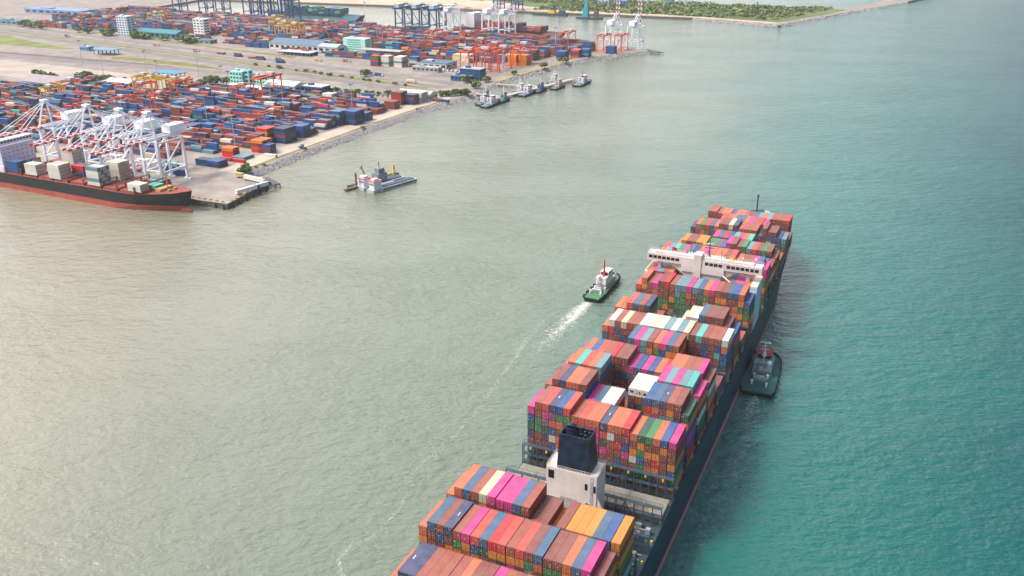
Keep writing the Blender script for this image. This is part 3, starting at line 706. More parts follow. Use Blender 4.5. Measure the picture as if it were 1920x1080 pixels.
# ------------------------------------------------------------------ yards: containers beyond the first 300 of their kind
yard = CB(); YC = 'MMMMMMBBBBBOoRbbbbbbbbbbKKKNNSSSDDTTWWCggYG'
YCW = [lin(COL[c]) for c in YC]
def PM(x, y, z): return PW(x, y, z)
def stack(u, v, hgt, colsel=None, z=4.02, l=12.19):
    for t in range(hgt):
        c = colsel[t % len(colsel)] if colsel else rng.choice(YC)
        f_ = 1+rng.uniform(-.15,.15); c3 = tuple(min(1, x*f_) for x in CL[c])
        yard.add(PM, u, u+l, v, v+2.44, z+t*2.62, z+(t+1)*2.62-.03, c3, 'x')
def block(u0, u1, v0, nrow=6, mh=4, dens=.8, pal=None, vs=lambda u: 0):
    u = u0; seed = rng.uniform(0, 100)
    while u+12.2 < u1:
        if rng.random() < .045: u += rng.choice((13, 26)); continue
        base = mh*(.55+.55*(mnoise.noise(Vector((u*.02, v0*.05, seed)))+.35))
        pref = rng.choice('MBbKMBbNM')
        for r_ in range(nrow):
            h = int(round(base + rng.uniform(-1.3, 1.2)))
            if rng.random() > dens: h = min(h, 1)
            h = max(0, min(5, h))
            if h: stack(u, v0+vs(u)+r_*2.62, h, [ (pref if rng.random() < .5 else rng.choice(YC)) for _ in range(h)])
        u += 12.6 if rng.random() < .85 else 15.5
for i, v0 in enumerate((44, 72, 100, 128, 156, 184, 212, 240, 268, 296)):
    ue = -14 if i > 2 else (-62, -38, -22)[i]
    us = -640 if v0 < 200 else (-420 if v0 < 260 else -330)
    if v0 == 296: us, ue = -190, -40
    if v0 == 268: us, ue = -300, -14
    block(us, ue, v0, 7, 3.9 if i > 0 else 2.8, .93)
# stacks that stand out at the shore side of the near yard
for (u, v, n_, m_, pal) in ((-34,40,3,2,'bKb'),(-22,40,4,2,'KbK'),(-20,66,5,1,'g'),(-34,70,3,3,'oRY'),(-22,92,5,4,'RoMY'),(-14,92,3,3,'bMb'),(-40,120,5,5,'MBMYR'),(-26,126,6,5,'KbMbK'),(-26,150,4,4,'bNb'),(-26,205,6,5,'bKbg'),(-13,212,6,5,'KbK'),(-14,232,4,3,'bSb'),(-22,262,5,2,'MB'),(-20,290,4,3,'MBM'),(-26,312,5,5,'MMRM'),(-14,318,4,4,'KbM')):
    for r_ in range(n_): stack(u, v+r_*2.62, m_, pal[::-1] if r_ % 2 else pal)
for r_ in range(5): stack(-12, 330+r_*2.62, 4, 'WCWW')
for r_ in range(4): stack(-95+r_*0, 286+r_*2.62, 4, 'CWCW')
# far yard
for i, v0 in enumerate((610, 638, 666, 694, 722, 750, 778)):
    block(-1050, (-30, -12, 2, 14, 18, 28, 12)[i], v0, 8, 5.0, .95, vs=lambda u: -.10*(u+0))
block(-380, -120, 560, 5, 2.6, .5); block(-1000, -760, 640, 8, 4.4, .9); block(-250, -30, 600, 3, 3.6, .8); block(-700, -420, 600, 6, 3.4, .7, vs=lambda u: -.1*(u+400)*.5)
for (u, v, n_, m_, pal) in ((-178,520,5,5,'WgCW'),(-158,520,6,5,'WCgW'),(-192,516,4,5,'MbRG'),(-140,528,4,5,'bMWg'),(-30,596,5,5,'Y'),(-17,600,5,5,'Y'),(-95,586,6,4,'CW'),(-108,586,6,4,'CC'),(30,700,5,4,'bgb'),(8,668,6,4,'bKb'),(20,690,6,4,'oMb'),(52,742,5,4,'bb')):
    for r_ in range(n_): stack(u, v+r_*2.62, m_, pal)
# boxes along the roads and on the quay
for (u, v, n_) in ((-415,505,'bM'),(-385,500,'M'),(-365,494,'Mb'),(-323,484,'Kb'),(-455,514,'M'),(-470,590,'bbb'),(-452,588,'bbb'),(-440,590,'bbb')):
    stack(u, v, len(n_), n_); stack(u, v+2.7, 1, n_)
for (u, v, c) in ((5,344,'M'),(12,345,'b'),(-2,84,'W'),(-14,60,'R'),(-28,60,'R'),(-70,5,'R'),(-40,14,'K'),(-28,10,'b'),(-60,18,'W'),(-52,26,'T'),(-120,12,'b'),(-160,16,'M'),(-200,12,'R'),(-250,18,'b')):
    stack(u, v, 1 if v > 30 else 2, c)
o = bpy.data.objects.new('yard_containers', yard.mesh('yard_containers', MC_ATT)); C.objects.link(o)
tag(o, 'thousands of stacked boxes filling the port yards ashore', 'shipping containers', kind='stuff')

# ------------------------------------------------------------------ moored ship at the quay
BLK = mat('hull_black', (28,30,36), .5, .35, .1); REDO = mat('hull_red_lead', (168,82,72), .7, .3, .15); DKR = mat('deck_red', (142,70,62), .7, .35, .3)
s2 = empty('moored_container_ship', PW(-72, -44, 0), PA, 'black hulled container ship with red underwater paint moored under white cranes', 'ship')
st2 = [(-98,9,3,9),(-92,14,8,6),(-80,16,13,3),(-62,16,15.5,0),(60,16,16,0),(78,15,12.5,0),(92,12,7,0),(102,7.5,3.2,0),(109,3,.9,0),(112,.4,.2,0)]
m = MB()
for (x, hd, hw, zk) in st2:
    tz = 12.0 if x < 86 else 12+(x-86)*.14
    for sgn in (-1, 1):
        for z in (-3, zk*.6, 4.2, 8.5, tz):
            f_ = max(0, z)/tz; r = hw+(hd-hw)*f_**.8; m.v.append((x+(6*f_ if x > 100 else 0), sgn*r, max(z, zk*.6 if zk else z)))
for i in range(len(st2)-1):
    for sgn in (0, 1):
        for k in range(4):
            a = i*10+sgn*5+k; b_, c_, d_ = a+1, a+11, a+10
            m.face((a, b_, c_, d_) if sgn else (a, d_, c_, b_), 1 if k < 2 else 0)
    a = i*10+4; m.face((a, a+10, a+15, a+5), 2)
m.face((0,1,2,3,4,9,8,7,6,5), 0); m.build('hull', [BLK, REDO, DKR], s2)
m = MB(); m.v = []
for (x, r) in ((98,.8),(104,2.4),(110,2.8),(114,2.2),(116,.6)):
    for k in range(10): t = 2*math.pi*k/10; m.v.append((x, r*.8*math.cos(t), 0.6+r*math.sin(t)))
for i in range(4):
    for k in range(10): j = (k+1) % 10; m.face((i*10+k, i*10+j, i*10+10+j, i*10+10+k))
m.build('bulbous_bow', REDO, s2)
m = MB(); m.box(-69,-54,-15,15,12,16); m.box(-67,-55,-14,14,16,31); m.box(-66,-58,-16.5,16.5,31,34.5); m.box(-72,-69,-5,5,16,28)
h2 = m.build('accommodation_block', mat('pale_lilac_white', (206,208,228), .6, .12), s2)
for z in (19,22,25,28):
    for k in range(7): mm = MB(); mm.box(-54.995,-54.9,-12+k*3.8,-11.0+k*3.8,z,z+.8); mm.build('window', mat('pale_cabin_glass', (120,128,150), .2), h2)
for k in range(12): mm = MB(); mm.box(-57.995,-57.9,-15.6+k*2.65,-13.6+k*2.65,32.2,33.6); mm.build('window', GLASSM, h2)
m = MB()
for k in range(8): x = -50+k*16.5; m.box(x, x+13.5, -14.4, 14.4, 12, 13.7)
m.build('hatch_cover', DKR, s2)
m = MB()
for k in range(9):
    x = -53+k*16.5
    for y in (-14.6, -7, 0, 7, 14.6): m.box(x, x+1.2, y-.2, y+.2, 12, 17)
    m.box(x, x+1.2, -14.6, 14.6, 16.6, 17)
m.build('lashing_frame', mat('frame_brown', (110,62,56), .7, .3), s2)
m = MB(); m.hexa([(84,-13.5,12),(86,-13.5,12),(86,13.5,12),(84,13.5,12)], [(84,-13.5,16.5),(84.4,-13.5,16.5),(84.4,13.5,16.5),(84,13.5,16.5)])
m.build('breakwater', DKR, s2)
m = MB(); m.cyl((96,0,13.5),(96,0,27), .4, .25); m.box(90,95,-6,6,12.5,15); m.cyl((100,-4,14),(100,-1,14), 1.1); m.cyl((100,1,14),(100,4,14), 1.1)
for k in range(14): m.box(88+rng.uniform(0,14), 89.2+k*.0+rng.uniform(0,14)+0, -5, -4.2, 12.6, 13.8) if 0 else None
m.build('foredeck_gear', mat('gear_yellow_white', (190,150,90), .7, .5, 1), s2)
# its boxes (more of the same kind: one object)
mc = CB()
def Q2(x, y, z):
    return PW(-72, -44, 0) + PU*x + PV*y + Vector((0, 0, z))
def cargo(x, y0, n, h, pal):
    for r_ in range(n):
        for t in range(h if not isinstance(h, list) else h[r_]):
            c = pal[(t+r_) % len(pal)]; f_ = 1+rng.uniform(-.08,.08); mc.add(Q2, x, x+12.19, y0+r_*2.52, y0+r_*2.52+2.44, 13.75+t*2.62, 13.75+t*2.62+2.59, tuple(min(1, q*f_) for q in CL[c]), 'x')
cargo(-50,-15,3,3,'b'); cargo(-30,-15,3,3,'W'); cargo(-5,-15,4,4,'W'); cargo(-14,5,4,6,'WWC'); cargo(5,-3,3,3,'bMR')
cargo(-30,6,4,2,'M'); cargo(35,-15,4,5,'WgW'); cargo(37,1,4,5,'WWC'); cargo(73,-14,3,2,'W'); cargo(77,-4,3,1,'TT'); cargo(71,4,3,1,'MTb')
o = bpy.data.objects.new('deck_containers', mc.mesh('deck_containers', MC_ATT)); C.objects.link(o)
tag(o, 'white, cream and blue boxes standing on the moored black ship', 'shipping containers', kind='stuff')

# ------------------------------------------------------------------ ship to shore cranes
CRW = mat('crane_white', (232,236,246), .5, .15, .1); CRR = mat('crane_signal_red', (206,62,48), .5, .2); CRB = mat('crane_blue', (8,74,132), .5, .3); 
def sts(loc, scale=1.0, colm=None, boom='down', label='', group='ship to shore cranes', gauge=26.0, wid=18.0, H=36.0, apex=58.0, sv=-1, boomlen=50):
    """y points inland; the boom reaches over the water at -y"""
    colm = colm or CRW
    r = empty('quay_crane', loc, PA if sv == -1 else PA+math.pi, label, 'crane', group); r.scale = (scale,)*3
    lw = 1.9
    for sx in (-1, 1):
        for y in (0, gauge):
            m = MB(); m.bar((sx*wid/2, y, 1.0), (sx*wid/2*(.96), y, H), lw); m.box(sx*wid/2-3.5, sx*wid/2+3.5, y-.7, y+.7, .1, 1.6)
            m.build('leg', colm, r)
        m = MB(); m.bar((sx*wid/2, 0, 11), (sx*wid/2, gauge, 11), 1.3, 1.6); m.bar((sx*wid/2, 0, H-1), (sx*wid/2, gauge, H-1), 1.2)
        m.bar((sx*wid/2, 0, 11), (sx*wid/2, gauge, H-2), .8)
        m.bar((sx*wid/2, 0, H), (sx*2.2, 3, apex), 1.1); m.build('side_frame', colm, r)
    m = MB()
    for y in (0, gauge):
        m.bar((-wid/2, y, 12), (wid/2, y, 12), 1.1); m.bar((-wid/2, y, H), (wid/2, y, H), 1.4)
    m.bar((-2.2, 3, apex), (2.2, 3, apex), 1.2); m.bar((-1.6,3,apex),(-1.6,gauge,H+3), .6); m.bar((1.6,3,apex),(1.6,gauge,H+3), .6)
    m.bar((-4,1,H+10),(4,1,H+10), .5); m.bar((-1.6,3,apex-1),(-1.6,gauge+12,H+2), .35); m.bar((1.6,3,apex-1),(1.6,gauge+12,H+2), .35)
    m.box(-3.0, 3.0, .5, 5.0, apex, apex+1.4)
    m.build('portal_frame', colm, r)
    m = MB()
    for sx in (-1, 1): m.box(sx*3.2-.45, sx*3.2+.45, -2, gauge+18, H+.8, H+2.6)
    for k in range(12): y = -2+k*3.9; m.box(-3.2, 3.2, y-.12, y+.12, H+1.2, H+1.5)
    m.build('trolley_girder', colm, r)
    m = MB(); n = 14; L = boomlen
    for k in range(n):
        a, b_ = k/n, (k+1)/n
        for sx in (-1, 1):
            if boom == 'down': m.bar((sx*3.0,-2-L*a,H+1.7),(sx*3.0,-2-L*b_,H+1.7), .9, 1.7, slot=1 if k % 2 else 0)
            else:
                A = Vector((sx*2.4,-2-L*a*.10,H+1.7+L*a)); B_ = Vector((sx*2.4,-2-L*b_*.10,H+1.7+L*b_)); m.bar(A, B_, 1.1, 1.7, slot=1 if k % 2 else 0)
        if boom == 'down': m.bar((-3.0,-2-L*a,H+1.7),(3.0,-2-L*a,H+1.7), .3); m.bar((-3,-2-L*a,H+1.7),(3,-2-L*b_,H+1.7), .25)
        else: m.bar((-2.4,-2-L*a*.1,H+1.7+L*a),(2.4,-2-L*b_*.1,H+1.7+L*b_), .3)
    m.build('boom', [colm, CRR if colm is CRW else colm], r)
    if boom == 'down':
        m = MB(); m.bar((-1.6,3,apex),(-2.6,-L*.45,H+3), .35); m.bar((1.6,3,apex),(2.6,-L*.45,H+3), .35); m.bar((-1.6,3,apex),(-2.6,-L*.9,H+3), .35); m.bar((1.6,3,apex),(2.6,-L*.9,H+3), .35)
        m.build('forestay', colm, r)
    m = MB(); m.box(-4.6, 4.6, gauge-7, gauge+9, H+3, H+8.5); m.prism([(-4.8,gauge-7.2),(4.8,gauge-7.2),(4.8,gauge+9.2),(-4.8,gauge+9.2)], H+8.5, H+9.0, bottom=True)
    m.build('machinery_house', mat('house_white', (232,238,244), .5, .08) if colm is CRW else mat('house_grey', (170,196,214)), r)
    m = MB(); m.box(2.5, 5.2, -9, -6, H-3.2, H-.2); m.box(-2.6,2.6,-10,-5,H-.2,H+.6); m.bar((0,-8,H),(0,-8,H-12), .25); m.box(-6,6,-9,-7,H-13,H-12)
    m.build('operator_cab', [colm], r)
    return r
for (u, lab) in ((-18,'white quay crane nearest the bow of the black moored ship'),(-46,'white quay crane, second from the moored ship bow'),(-80,'white quay crane, third from the moored ship bow'),(-126,'leftmost of the four close white quay cranes')):
    sts(PW(u, -17, 4), .92, CRW, 'down', lab)
for (u, lab) in ((36,'white far crane with raised striped boom, left one of the pair at the pier tip'),(71,'white far crane with raised striped boom standing nearest the pier tip')):
    sts(PW(u, 832-.1*u, 4), .9, CRW, 'up', lab, sv=1, gauge=24, wid=20, H=34, apex=50, boomlen=52)
for (u, lab) in ((-160,'white far crane with lowered boom at the container ship, nearest the camera'),(-190,'white far crane with lowered boom at the container ship, middle'),(-262,'white far crane beside the blue cranes')):
    sts(PW(u, 868, 4), .95, CRW, 'down', lab, sv=1, gauge=24, wid=20, H=36, apex=50, boomlen=50)
for (u, lab) in ((-296,'dark blue quay crane next to the white far crane'),(-330,'middle one of three dark blue quay cranes'),(-364,'dark blue quay crane farthest left of the middle trio')):
    sts(PW(u, 880, 4), .95, CRB, 'down', lab, sv=1, gauge=24, wid=20, H=37, apex=44, boomlen=44)
for i, u in enumerate((-640,-668,-696,-724,-752,-830,-880,-960)):
    sts(PW(u, 905-.11*(u+450), 4), .95, CRB, 'down' , ('blue crane, cropped row at the top edge, ' + ['nearest the green ship stern','second from its right end','third from its right end','fourth from its right end','fifth from its right end','standing apart by the basin','mid basin','farthest left'][i]), sv=1, gauge=24, wid=18, H=38, apex=46, boomlen=44)
for i, u in enumerate((-330,-372)):
    sts(PW(u, 1236, 4), .9, mat('crane_royal_blue', (20,60,150)), 'up' if i else 'down', ['royal blue crane on the far bank, right hand one','royal blue crane on the far bank, left hand one'][i], gauge=22, wid=18, H=30, apex=40, boomlen=30)

# ------------------------------------------------------------------ yard gantries
def rtg(u, v, col, span=23.5, wid=9, H=18, label='', s=1.0):
    mm_ = mat('gantry_'+'_'.join(map(str, col)), col, .5, .2)
    r = empty('yard_gantry', PW(u, v, 4), PA, label, 'gantry crane', 'gantry cranes over the yards'); r.scale = (s,)*3
    for sx in (-1, 1):
        for y in (0, span):
            m = MB(); m.bar((sx*wid/2, y, 1), (sx*wid/2*.85, y, H), .8); m.box(sx*wid/2-1.3, sx*wid/2+1.3, y-.5, y+.5, .02, 1.3); m.build('leg', mm_, r)
        m = MB(); m.box(sx*wid/2*.85-.5, sx*wid/2*.85+.5, -1.5, span+1.5, H, H+1.5); m.build('girder', mm_, r)
    m = MB()
    for y in (0, span): m.box(-wid/2, wid/2, y-.4, y+.4, 2, 2.9); m.bar((-wid/2,y,2.5),(wid/2*.9,y,H), .35)
    for y in (-1.2, span+1.2): m.box(-wid/2, wid/2, y-.4, y+.4, H, H+1.2)
    m.build('sill_beam', mm_, r)
    m = MB(); yy = span*rng.uniform(.2,.8); m.box(-wid/2*.8, wid/2*.8, yy-2, yy+2, H+1.5, H+3.4); m.box(-1.2,1.2,yy-1.2,yy+1.2,H-2.2,H); m.bar((0,yy,H),(0,yy,H-5), .2); m.box(-5,5,yy-1,yy+1,H-5.6,H-5)
    m.build('trolley', mat('trolley_grey', (190,186,184)), r)
OR = (226,84,48); YE = (226,178,30); PKO = (214,120,96)
for (u, v, c, s_, lab) in ((-66,158,OR,.85,'orange gantry crane over the yard nearest the seawall'),(-352,152,YE,1,'yellow gantry crane close behind the leftmost white quay crane'),
 (-368,185,(226,150,110),1,'pale orange gantry crane at the left edge of the near yard'),
 (-300,236,YE,1,'yellow gantry crane at the front of the yellow row'),(-286,240,YE,1,'second yellow gantry crane of the yellow row'),(-268,246,YE,1,'third yellow gantry crane of the yellow row'),(-320,244,YE,1,'yellow gantry crane at the back of the yellow row'),
 (-278,208,OR,1,'orange gantry crane in front of the yellow row'),(-254,236,OR,1,'orange gantry crane at the end of the yellow row'),(-226,180,OR,.9,'orange gantry crane behind the second white quay crane'),
 (-246,150,OR,.9,'orange gantry crane behind the third white quay crane'),(-160,262,OR,1.35,'tall orange gantry crane beside the mint green office'),(-182,250,OR,.9,'low orange gantry crane in front of the white canopy'),
 (-170,92,OR,.9,'orange gantry crane hidden among the legs of the white quay cranes'),
 (-48,512,OR,1.45,'big orange gantry crane nearest the shore road, far yard'),(-30,520,OR,1.45,'big orange gantry crane second from the shore road, far yard'),(-20,540,OR,1.4,'big orange gantry crane third from the shore road, far yard'),
 (-14,590,OR,1.1,'orange gantry crane beside the yellow box stack'),(-60,606,OR,1,'orange gantry crane left of the yellow box stack'),(-96,640,OR,1,'orange gantry crane in the middle of the far yard'),(-150,690,OR,1,'orange gantry crane below the white far cranes'),
 (-210,700,OR,1,'orange gantry crane below the dark blue trio'),(-240,640,OR,1,'orange gantry crane behind the blue roofed warehouse'),(-300,700,PKO,1,'pinkish gantry crane behind the stepped mint building'),
 (40,752,OR,1,'orange gantry crane near the pier tip, left one'),(62,764,OR,1,'orange gantry crane near the pier tip, right one'),(-20,764,OR,1,'orange gantry crane on the far quay, basin side'),
 (-440,660,YE,1.1,'yellow gantry crane in the far yard behind the warehouse'),(-470,676,YE,1.1,'yellow gantry crane left of its twin, far yard'),(-500,690,YE,1.1,'third yellow gantry crane of the far yard'),(-420,706,PKO,1.1,'pinkish gantry crane near the green ship stern'),
 (-560,760,YE,1,'yellow gantry crane by the basin edge, far left'),(-620,700,PKO,1,'pinkish gantry crane among far red boxes'),(-700,740,PKO,1,'pinkish gantry crane under the cropped blue cranes'),(-800,720,YE,1,'yellow gantry crane in the farthest yard')):
    rtg(u, v, c, label=lab, s=s_*(1.22 if v > 550 else 1))

# ------------------------------------------------------------------ buildings
def building(name, label, u0, u1, v0, v1, h, wall, roof=None, gable=False, floors=3, nwin=5, over=0.0, cat='building', rz=0, solid=True, winm=None):
    w_, d_ = u1-u0, v1-v0
    r = empty(name, PW((u0+u1)/2, (v0+v1)/2, 4), PA+rz, label, cat)
    wm = mat('wall_'+'_'.join(map(str, wall)), wall, .7, .12, .2); rm = mat('roof_'+'_'.join(map(str, roof or wall)), roof or wall, .6, .2, .2)
    x0, x1, y0, y1 = -w_/2, w_/2, -d_/2, d_/2
    m = MB()
    if solid: m.box(x0, x1, y0, y1, .02, h)
    else:
        nx = max(2, int(w_/7)); ny = max(2, int(d_/8))
        for i in range(nx+1):
            for j in range(min(ny, 2)+1):
                x = x0+.6+(w_-1.2)*i/nx; y = y0+.6+(d_-1.2)*j/min(ny, 2); m = MB(); m.box(x-.3, x+.3, y-.3, y+.3, .02, h); m.build('column', wm, r)
    if solid: m.build('wall', wm, r)
    m = MB()
    if gable:
        o_ = .8; g = d_*.16; k = len(m.v)
        m.v += [(x0-o_,y0-o_,h-.1),(x1+o_,y0-o_,h-.1),(x1+o_,y1+o_,h-.1),(x0-o_,y1+o_,h-.1),(x0-o_,0,h+g),(x1+o_,0,h+g)]
        for q in ((0,1,5,4),(2,3,4,5),(1,2,5),(3,0,4),(3,2,1,0)): m.face(tuple(k+i for i in q))
    else: m.box(x0-over-.15, x1+over+.15, y0-over-.15, y1+over+.15, h, h+.7)
    rf = m.build('roof', rm, r)
    if not gable and solid: m = MB(); m.box(x0+w_*.2, x0+w_*.4, y0+d_*.3, y0+d_*.6, h+.7, h+2.6); m.build('plant_room', wm, rf)
    if solid and floors:
        fh = h/floors
        for fl in range(floors):
            for k in range(nwin):
                x = x0+(k+.2)*w_/nwin; m = MB(); m.box(x, x+w_/nwin*.6, y0-.08, y0-.005, fl*fh+fh*.35, fl*fh+fh*.75); m.build('window', winm or GLASSM, r)
            for k in range(max(1, nwin//2)):
                y = y0+(k+.2)*d_/max(1, nwin//2); m = MB(); m.box(x1+.005, x1+.08, y, y+d_/max(1, nwin//2)*.6, fl*fh+fh*.35, fl*fh+fh*.75); m.build('window', winm or GLASSM, r)
    return r
MINT = (150,214,206)
building('office_building', 'mint green port office block with flat roof and aerials', -254, -236, 322, 340, 17, MINT, (150,196,190), floors=4, nwin=4)
building('office_building', 'mint green office wing with pink roof beside the taller block', -235, -205, 330, 344, 12.5, MINT, (196,160,150), floors=3, nwin=7)
building('stair_tower', 'mint green stair tower between the two office blocks', -237, -229, 326, 333, 19, (140,206,204), floors=4, nwin=1)
building('warehouse', 'white walled shed with pale roof behind the tall orange gantry', -200, -158, 318, 340, 8, (196,206,226), (214,208,204), gable=True, floors=1, nwin=4)
building('warehouse', 'blue sided shed with white roof right of the tall orange gantry', -156, -128, 328, 344, 7, (40,72,110), (190,206,214), floors=1, nwin=6)
building('canopy', 'long white truck canopy on columns before the mint office', -238, -182, 292, 308, 6.5, (200,196,190), (226,220,212), solid=False, over=1)
building('warehouse', 'low warehouse with ribbed grey roof at the end of the near yard', -38, 2, 342, 360, 6.5, (186,194,196), (176,178,178), gable=True, floors=1, nwin=7)
building('toll_canopy', 'blue roofed toll gate canopy beside the road behind the near yard', -384, -348, 330, 346, 6.5, (70,110,160), (54,132,180), solid=False, over=2, cat='canopy')
building('toll_canopy', 'blue toll gate canopy at the middle of the port roads', -618, -584, 440, 456, 7, (40,100,170), (90,140,176), solid=False, over=2, cat='canopy')
building('site_office', 'small pale blue site office on the meadow edge', -668, -650, 458, 468, 6, (110,150,190), (150,176,200), floors=1, nwin=4)
building('warehouse', 'large warehouse with slate blue roof at the front of the far yard', -420, -330, 586, 622, 9, (208,206,208), (82,112,136), gable=True, floors=1, nwin=9)
building('warehouse', 'white gabled shed attached to the large blue roofed warehouse', -329, -296, 584, 606, 9, (200,204,212), (158,170,184), gable=True, floors=1, nwin=3)
building('office_building', 'stepped mint green building with white bands right of the warehouse', -300, -262, 606, 622, 19, (168,220,210), (200,226,220), floors=6, nwin=1, winm=mat('band_mint_dark', (90,160,150)))
building('canopy', 'long grey canopy on columns right of the stepped mint building', -258, -190, 582, 596, 9, (120,120,124), (168,164,162), solid=False, over=1)
building('canopy', 'pale ribbed car park roofs in front of the warehouse', -372, -316, 548, 566, 4.5, (170,180,190), (190,202,214), solid=False, over=1)
building('warehouse', 'square shed with slate blue roof near the shore road', -128, -84, 528, 556, 7, (180,182,188), (70,98,120), floors=1, nwin=5)
building('warehouse', 'low grey shed in front of the square blue roofed shed', -120, -82, 504, 514, 5.5, (150,160,166), (166,168,166), floors=1, nwin=6)
building('office_building', 'dark blue glass office with white frames by the shore road', -34, -6, 474, 488, 13, (24,74,110), (160,176,190), floors=3, nwin=3, winm=mat('blue_glass', (20,66,104), .2))
building('office_building', 'low blue building in front of the glass office', -40, -14, 462, 472, 6, (40,86,130), (96,140,176), floors=1, nwin=5)
building('office_building', 'tall pale office tower left of the long teal roof', -754, -730, 606, 622, 31, (196,210,226), (190,200,214), floors=8, nwin=4)
building('office_building', 'white office block behind the end of the long teal roof', -640, -618, 660, 676, 26, (224,224,228), (220,220,224), floors=6, nwin=3)
building('warehouse', 'long warehouse with bright teal roof at the far road', -735, -632, 612, 640, 8, (60,130,140), (24,122,136), gable=True, floors=1, nwin=9)
building('warehouse', 'low teal roofed shed in front of the far yard', -585, -540, 590, 606, 5, (140,150,150), (40,120,130), floors=1, nwin=4)
building('warehouse', 'teal roofed shed at the left edge beside the far road', -1120, -1010, 640, 665, 7, (120,150,160), (20,110,130), floors=1, nwin=8)
building('warehouse', 'pale blue shed at the top left corner', -1240, -1080, 800, 840, 8, (120,150,190), (110,140,190), floors=1, nwin=8)
building('warehouse', 'second pale blue shed behind the teal roofed one', -1060, -960, 760, 785, 7, (120,150,190), (90,130,190), floors=1, nwin=8)
building('warehouse', 'grey roofed warehouse at the left edge of the near yard', -470, -395, 212, 246, 9, (190,204,220), (146,138,142), gable=True, floors=1, nwin=6)
building('warehouse', 'light roofed shed behind the near yard stacks', -395, -352, 262, 282, 6, (180,178,176), (196,188,178), gable=True, floors=1, nwin=5)
building('workshop', 'white low workshop behind the yellow gantry row', -252, -205, 262, 278, 5.5, (214,212,206), (222,216,206), floors=1, nwin=5)
for i, (u, v) in enumerate(((-120,1560),(-60,1500),(-190,1450),(-230,1445),(-270,1470),(-150,1475))):
    building('storage_shed', ['small blue shed beyond the scrub','little blue roofed hut on the scrub edge','pale shed left of the blue hut','grey shed behind the sandy flats','low white shed farthest on the flats','blue and white shed on the sandy flats'][i], u, u+26, v, v+12, 6, (60,120,190) if i % 2 == 0 else (200,206,214), (90,150,210), floors=1, nwin=3)
# lattice radio mast on the mint office, antenna tower
def lattice(u, v, h, w_, colr, label, name='lattice_tower', z=4):
    m = MB()
    for k in range(int(h/4)):
        z0, z1 = k*4, (k+1)*4; a, b_ = w_*(1-.7*z0/h)/2, w_*(1-.7*z1/h)/2
        for (sx, sy) in ((1,1),(1,-1),(-1,-1),(-1,1)):
            m.bar((sx*a,sy*a,z0),(sx*b_,sy*b_,z1), .22); m.bar((sx*a,sy*a,z0),(sy*b_,-sx*b_,z1), .12)
    o = m.build(name, mat('tower_'+'_'.join(map(str, colr)), colr, .5, .2), loc=PW(u, v, z), rz=PA); return tag(o, label, 'tower')
lattice(2, 520, 26, 5, (200,206,214), 'pale lattice tower beside the glass office')
def light_mast(u, v, h, label):
    m = MB(); m.cyl((0,0,0),(0,0,h), .42, .22, 8); r = empty('light_mast', PW(u, v, 4), 0, label, 'light mast', 'tall light masts in the port')
    m.build('pole', mat('pole_grey', (176,180,190), .5, .1), r); m = MB(); m.cyl((0,0,h),(0,0,h+.7), 2.0, 2.0, 12)
    for k in range(8): t = k*math.pi/4; m.box(2.0*math.cos(t)-.3, 2.0*math.cos(t)+.3, 2.0*math.sin(t)-.3, 2.0*math.sin(t)+.3, h-.5, h)
    m.build('lamp_ring', mat('lamp_grey', (120,124,130)), r)
for (u, v, h, lab) in ((-34,86,36,'tall light mast standing among stacks near the white quay cranes'),(-130,154,28,'light mast in the middle of the near yard'),(-72,196,28,'light mast behind the orange gantry nearest the seawall'),(-40,262,28,'light mast near the shore end of the near yard'),
 (-118,232,28,'light mast between the inner blocks of the near yard'),(-200,262,30,'light mast beside the white workshop'),(-232,286,30,'light mast in front of the mint office'),(-330,286,30,'light mast behind the yellow gantry row'),(-442,305,32,'light mast on the pale apron left of the toll gate'),
 (-393,328,32,'light mast beside the toll gate canopy'),(-340,360,30,'light mast between apron and rail tracks'),(-560,372,30,'light mast by the rail tracks'),(-20,730,34,'light mast near the two orange gantries at the pier tip'),(-430,850,44,'light mast against the bright basin water'),(-40,790,36,'light mast on the far quay'),(-20,500,30,'light mast behind the glass office')):
    light_mast(u, v, h, lab)

# ------------------------------------------------------------------ trees
LEAF = mat('foliage', (82,108,56), .8, .5, .25); LEAF2 = mat('foliage_light', (128,140,70), .8, .5, .3); BARK = mat('bark', (86,70,56), .9, .3)
def crown_mesh(seed, n=420, sq=.75):
    rg = random.Random(seed); m = MB(); cl = [(rg.uniform(-.55,.55), rg.uniform(-.55,.55), rg.uniform(-.35,.5), rg.uniform(.3,.55)) for _ in range(9)]
    for _ in range(n):
        cx, cy, cz, cr = rg.choice(cl); th = rg.uniform(0, 6.283); ph = math.acos(rg.uniform(-1, 1)); rr = cr*rg.uniform(.6,1.05)
        p = Vector((cx+rr*math.sin(ph)*math.cos(th), cy+rr*math.sin(ph)*math.sin(th), (cz+rr*math.cos(ph))*sq))
        a = Vector((rg.uniform(-1,1), rg.uniform(-1,1), rg.uniform(-1,1))).normalized()*.13; b_ = a.cross(Vector((rg.uniform(-1,1), rg.uniform(-1,1), rg.uniform(-1,1)))).normalized()*.11
        k = len(m.v); m.v += [tuple(p-a-b_), tuple(p+a-b_), tuple(p+a+b_), tuple(p-a+b_)]; m.face((k,k+1,k+2,k+3), 1 if rg.random() < .35 else 0)
    return m.mesh('crown', [LEAF, LEAF2])
CR = [crown_mesh(i) for i in range(4)]
tm = MB(); tm.cyl((0,0,0),(0,0,.55), .06, .04, 7); tm.cyl((0,0,.5),(.25,.1,.9), .035, .015, 5); tm.cyl((0,0,.5),(-.2,-.15,.95), .035, .015, 5); TM = tm.mesh('trunk', BARK)
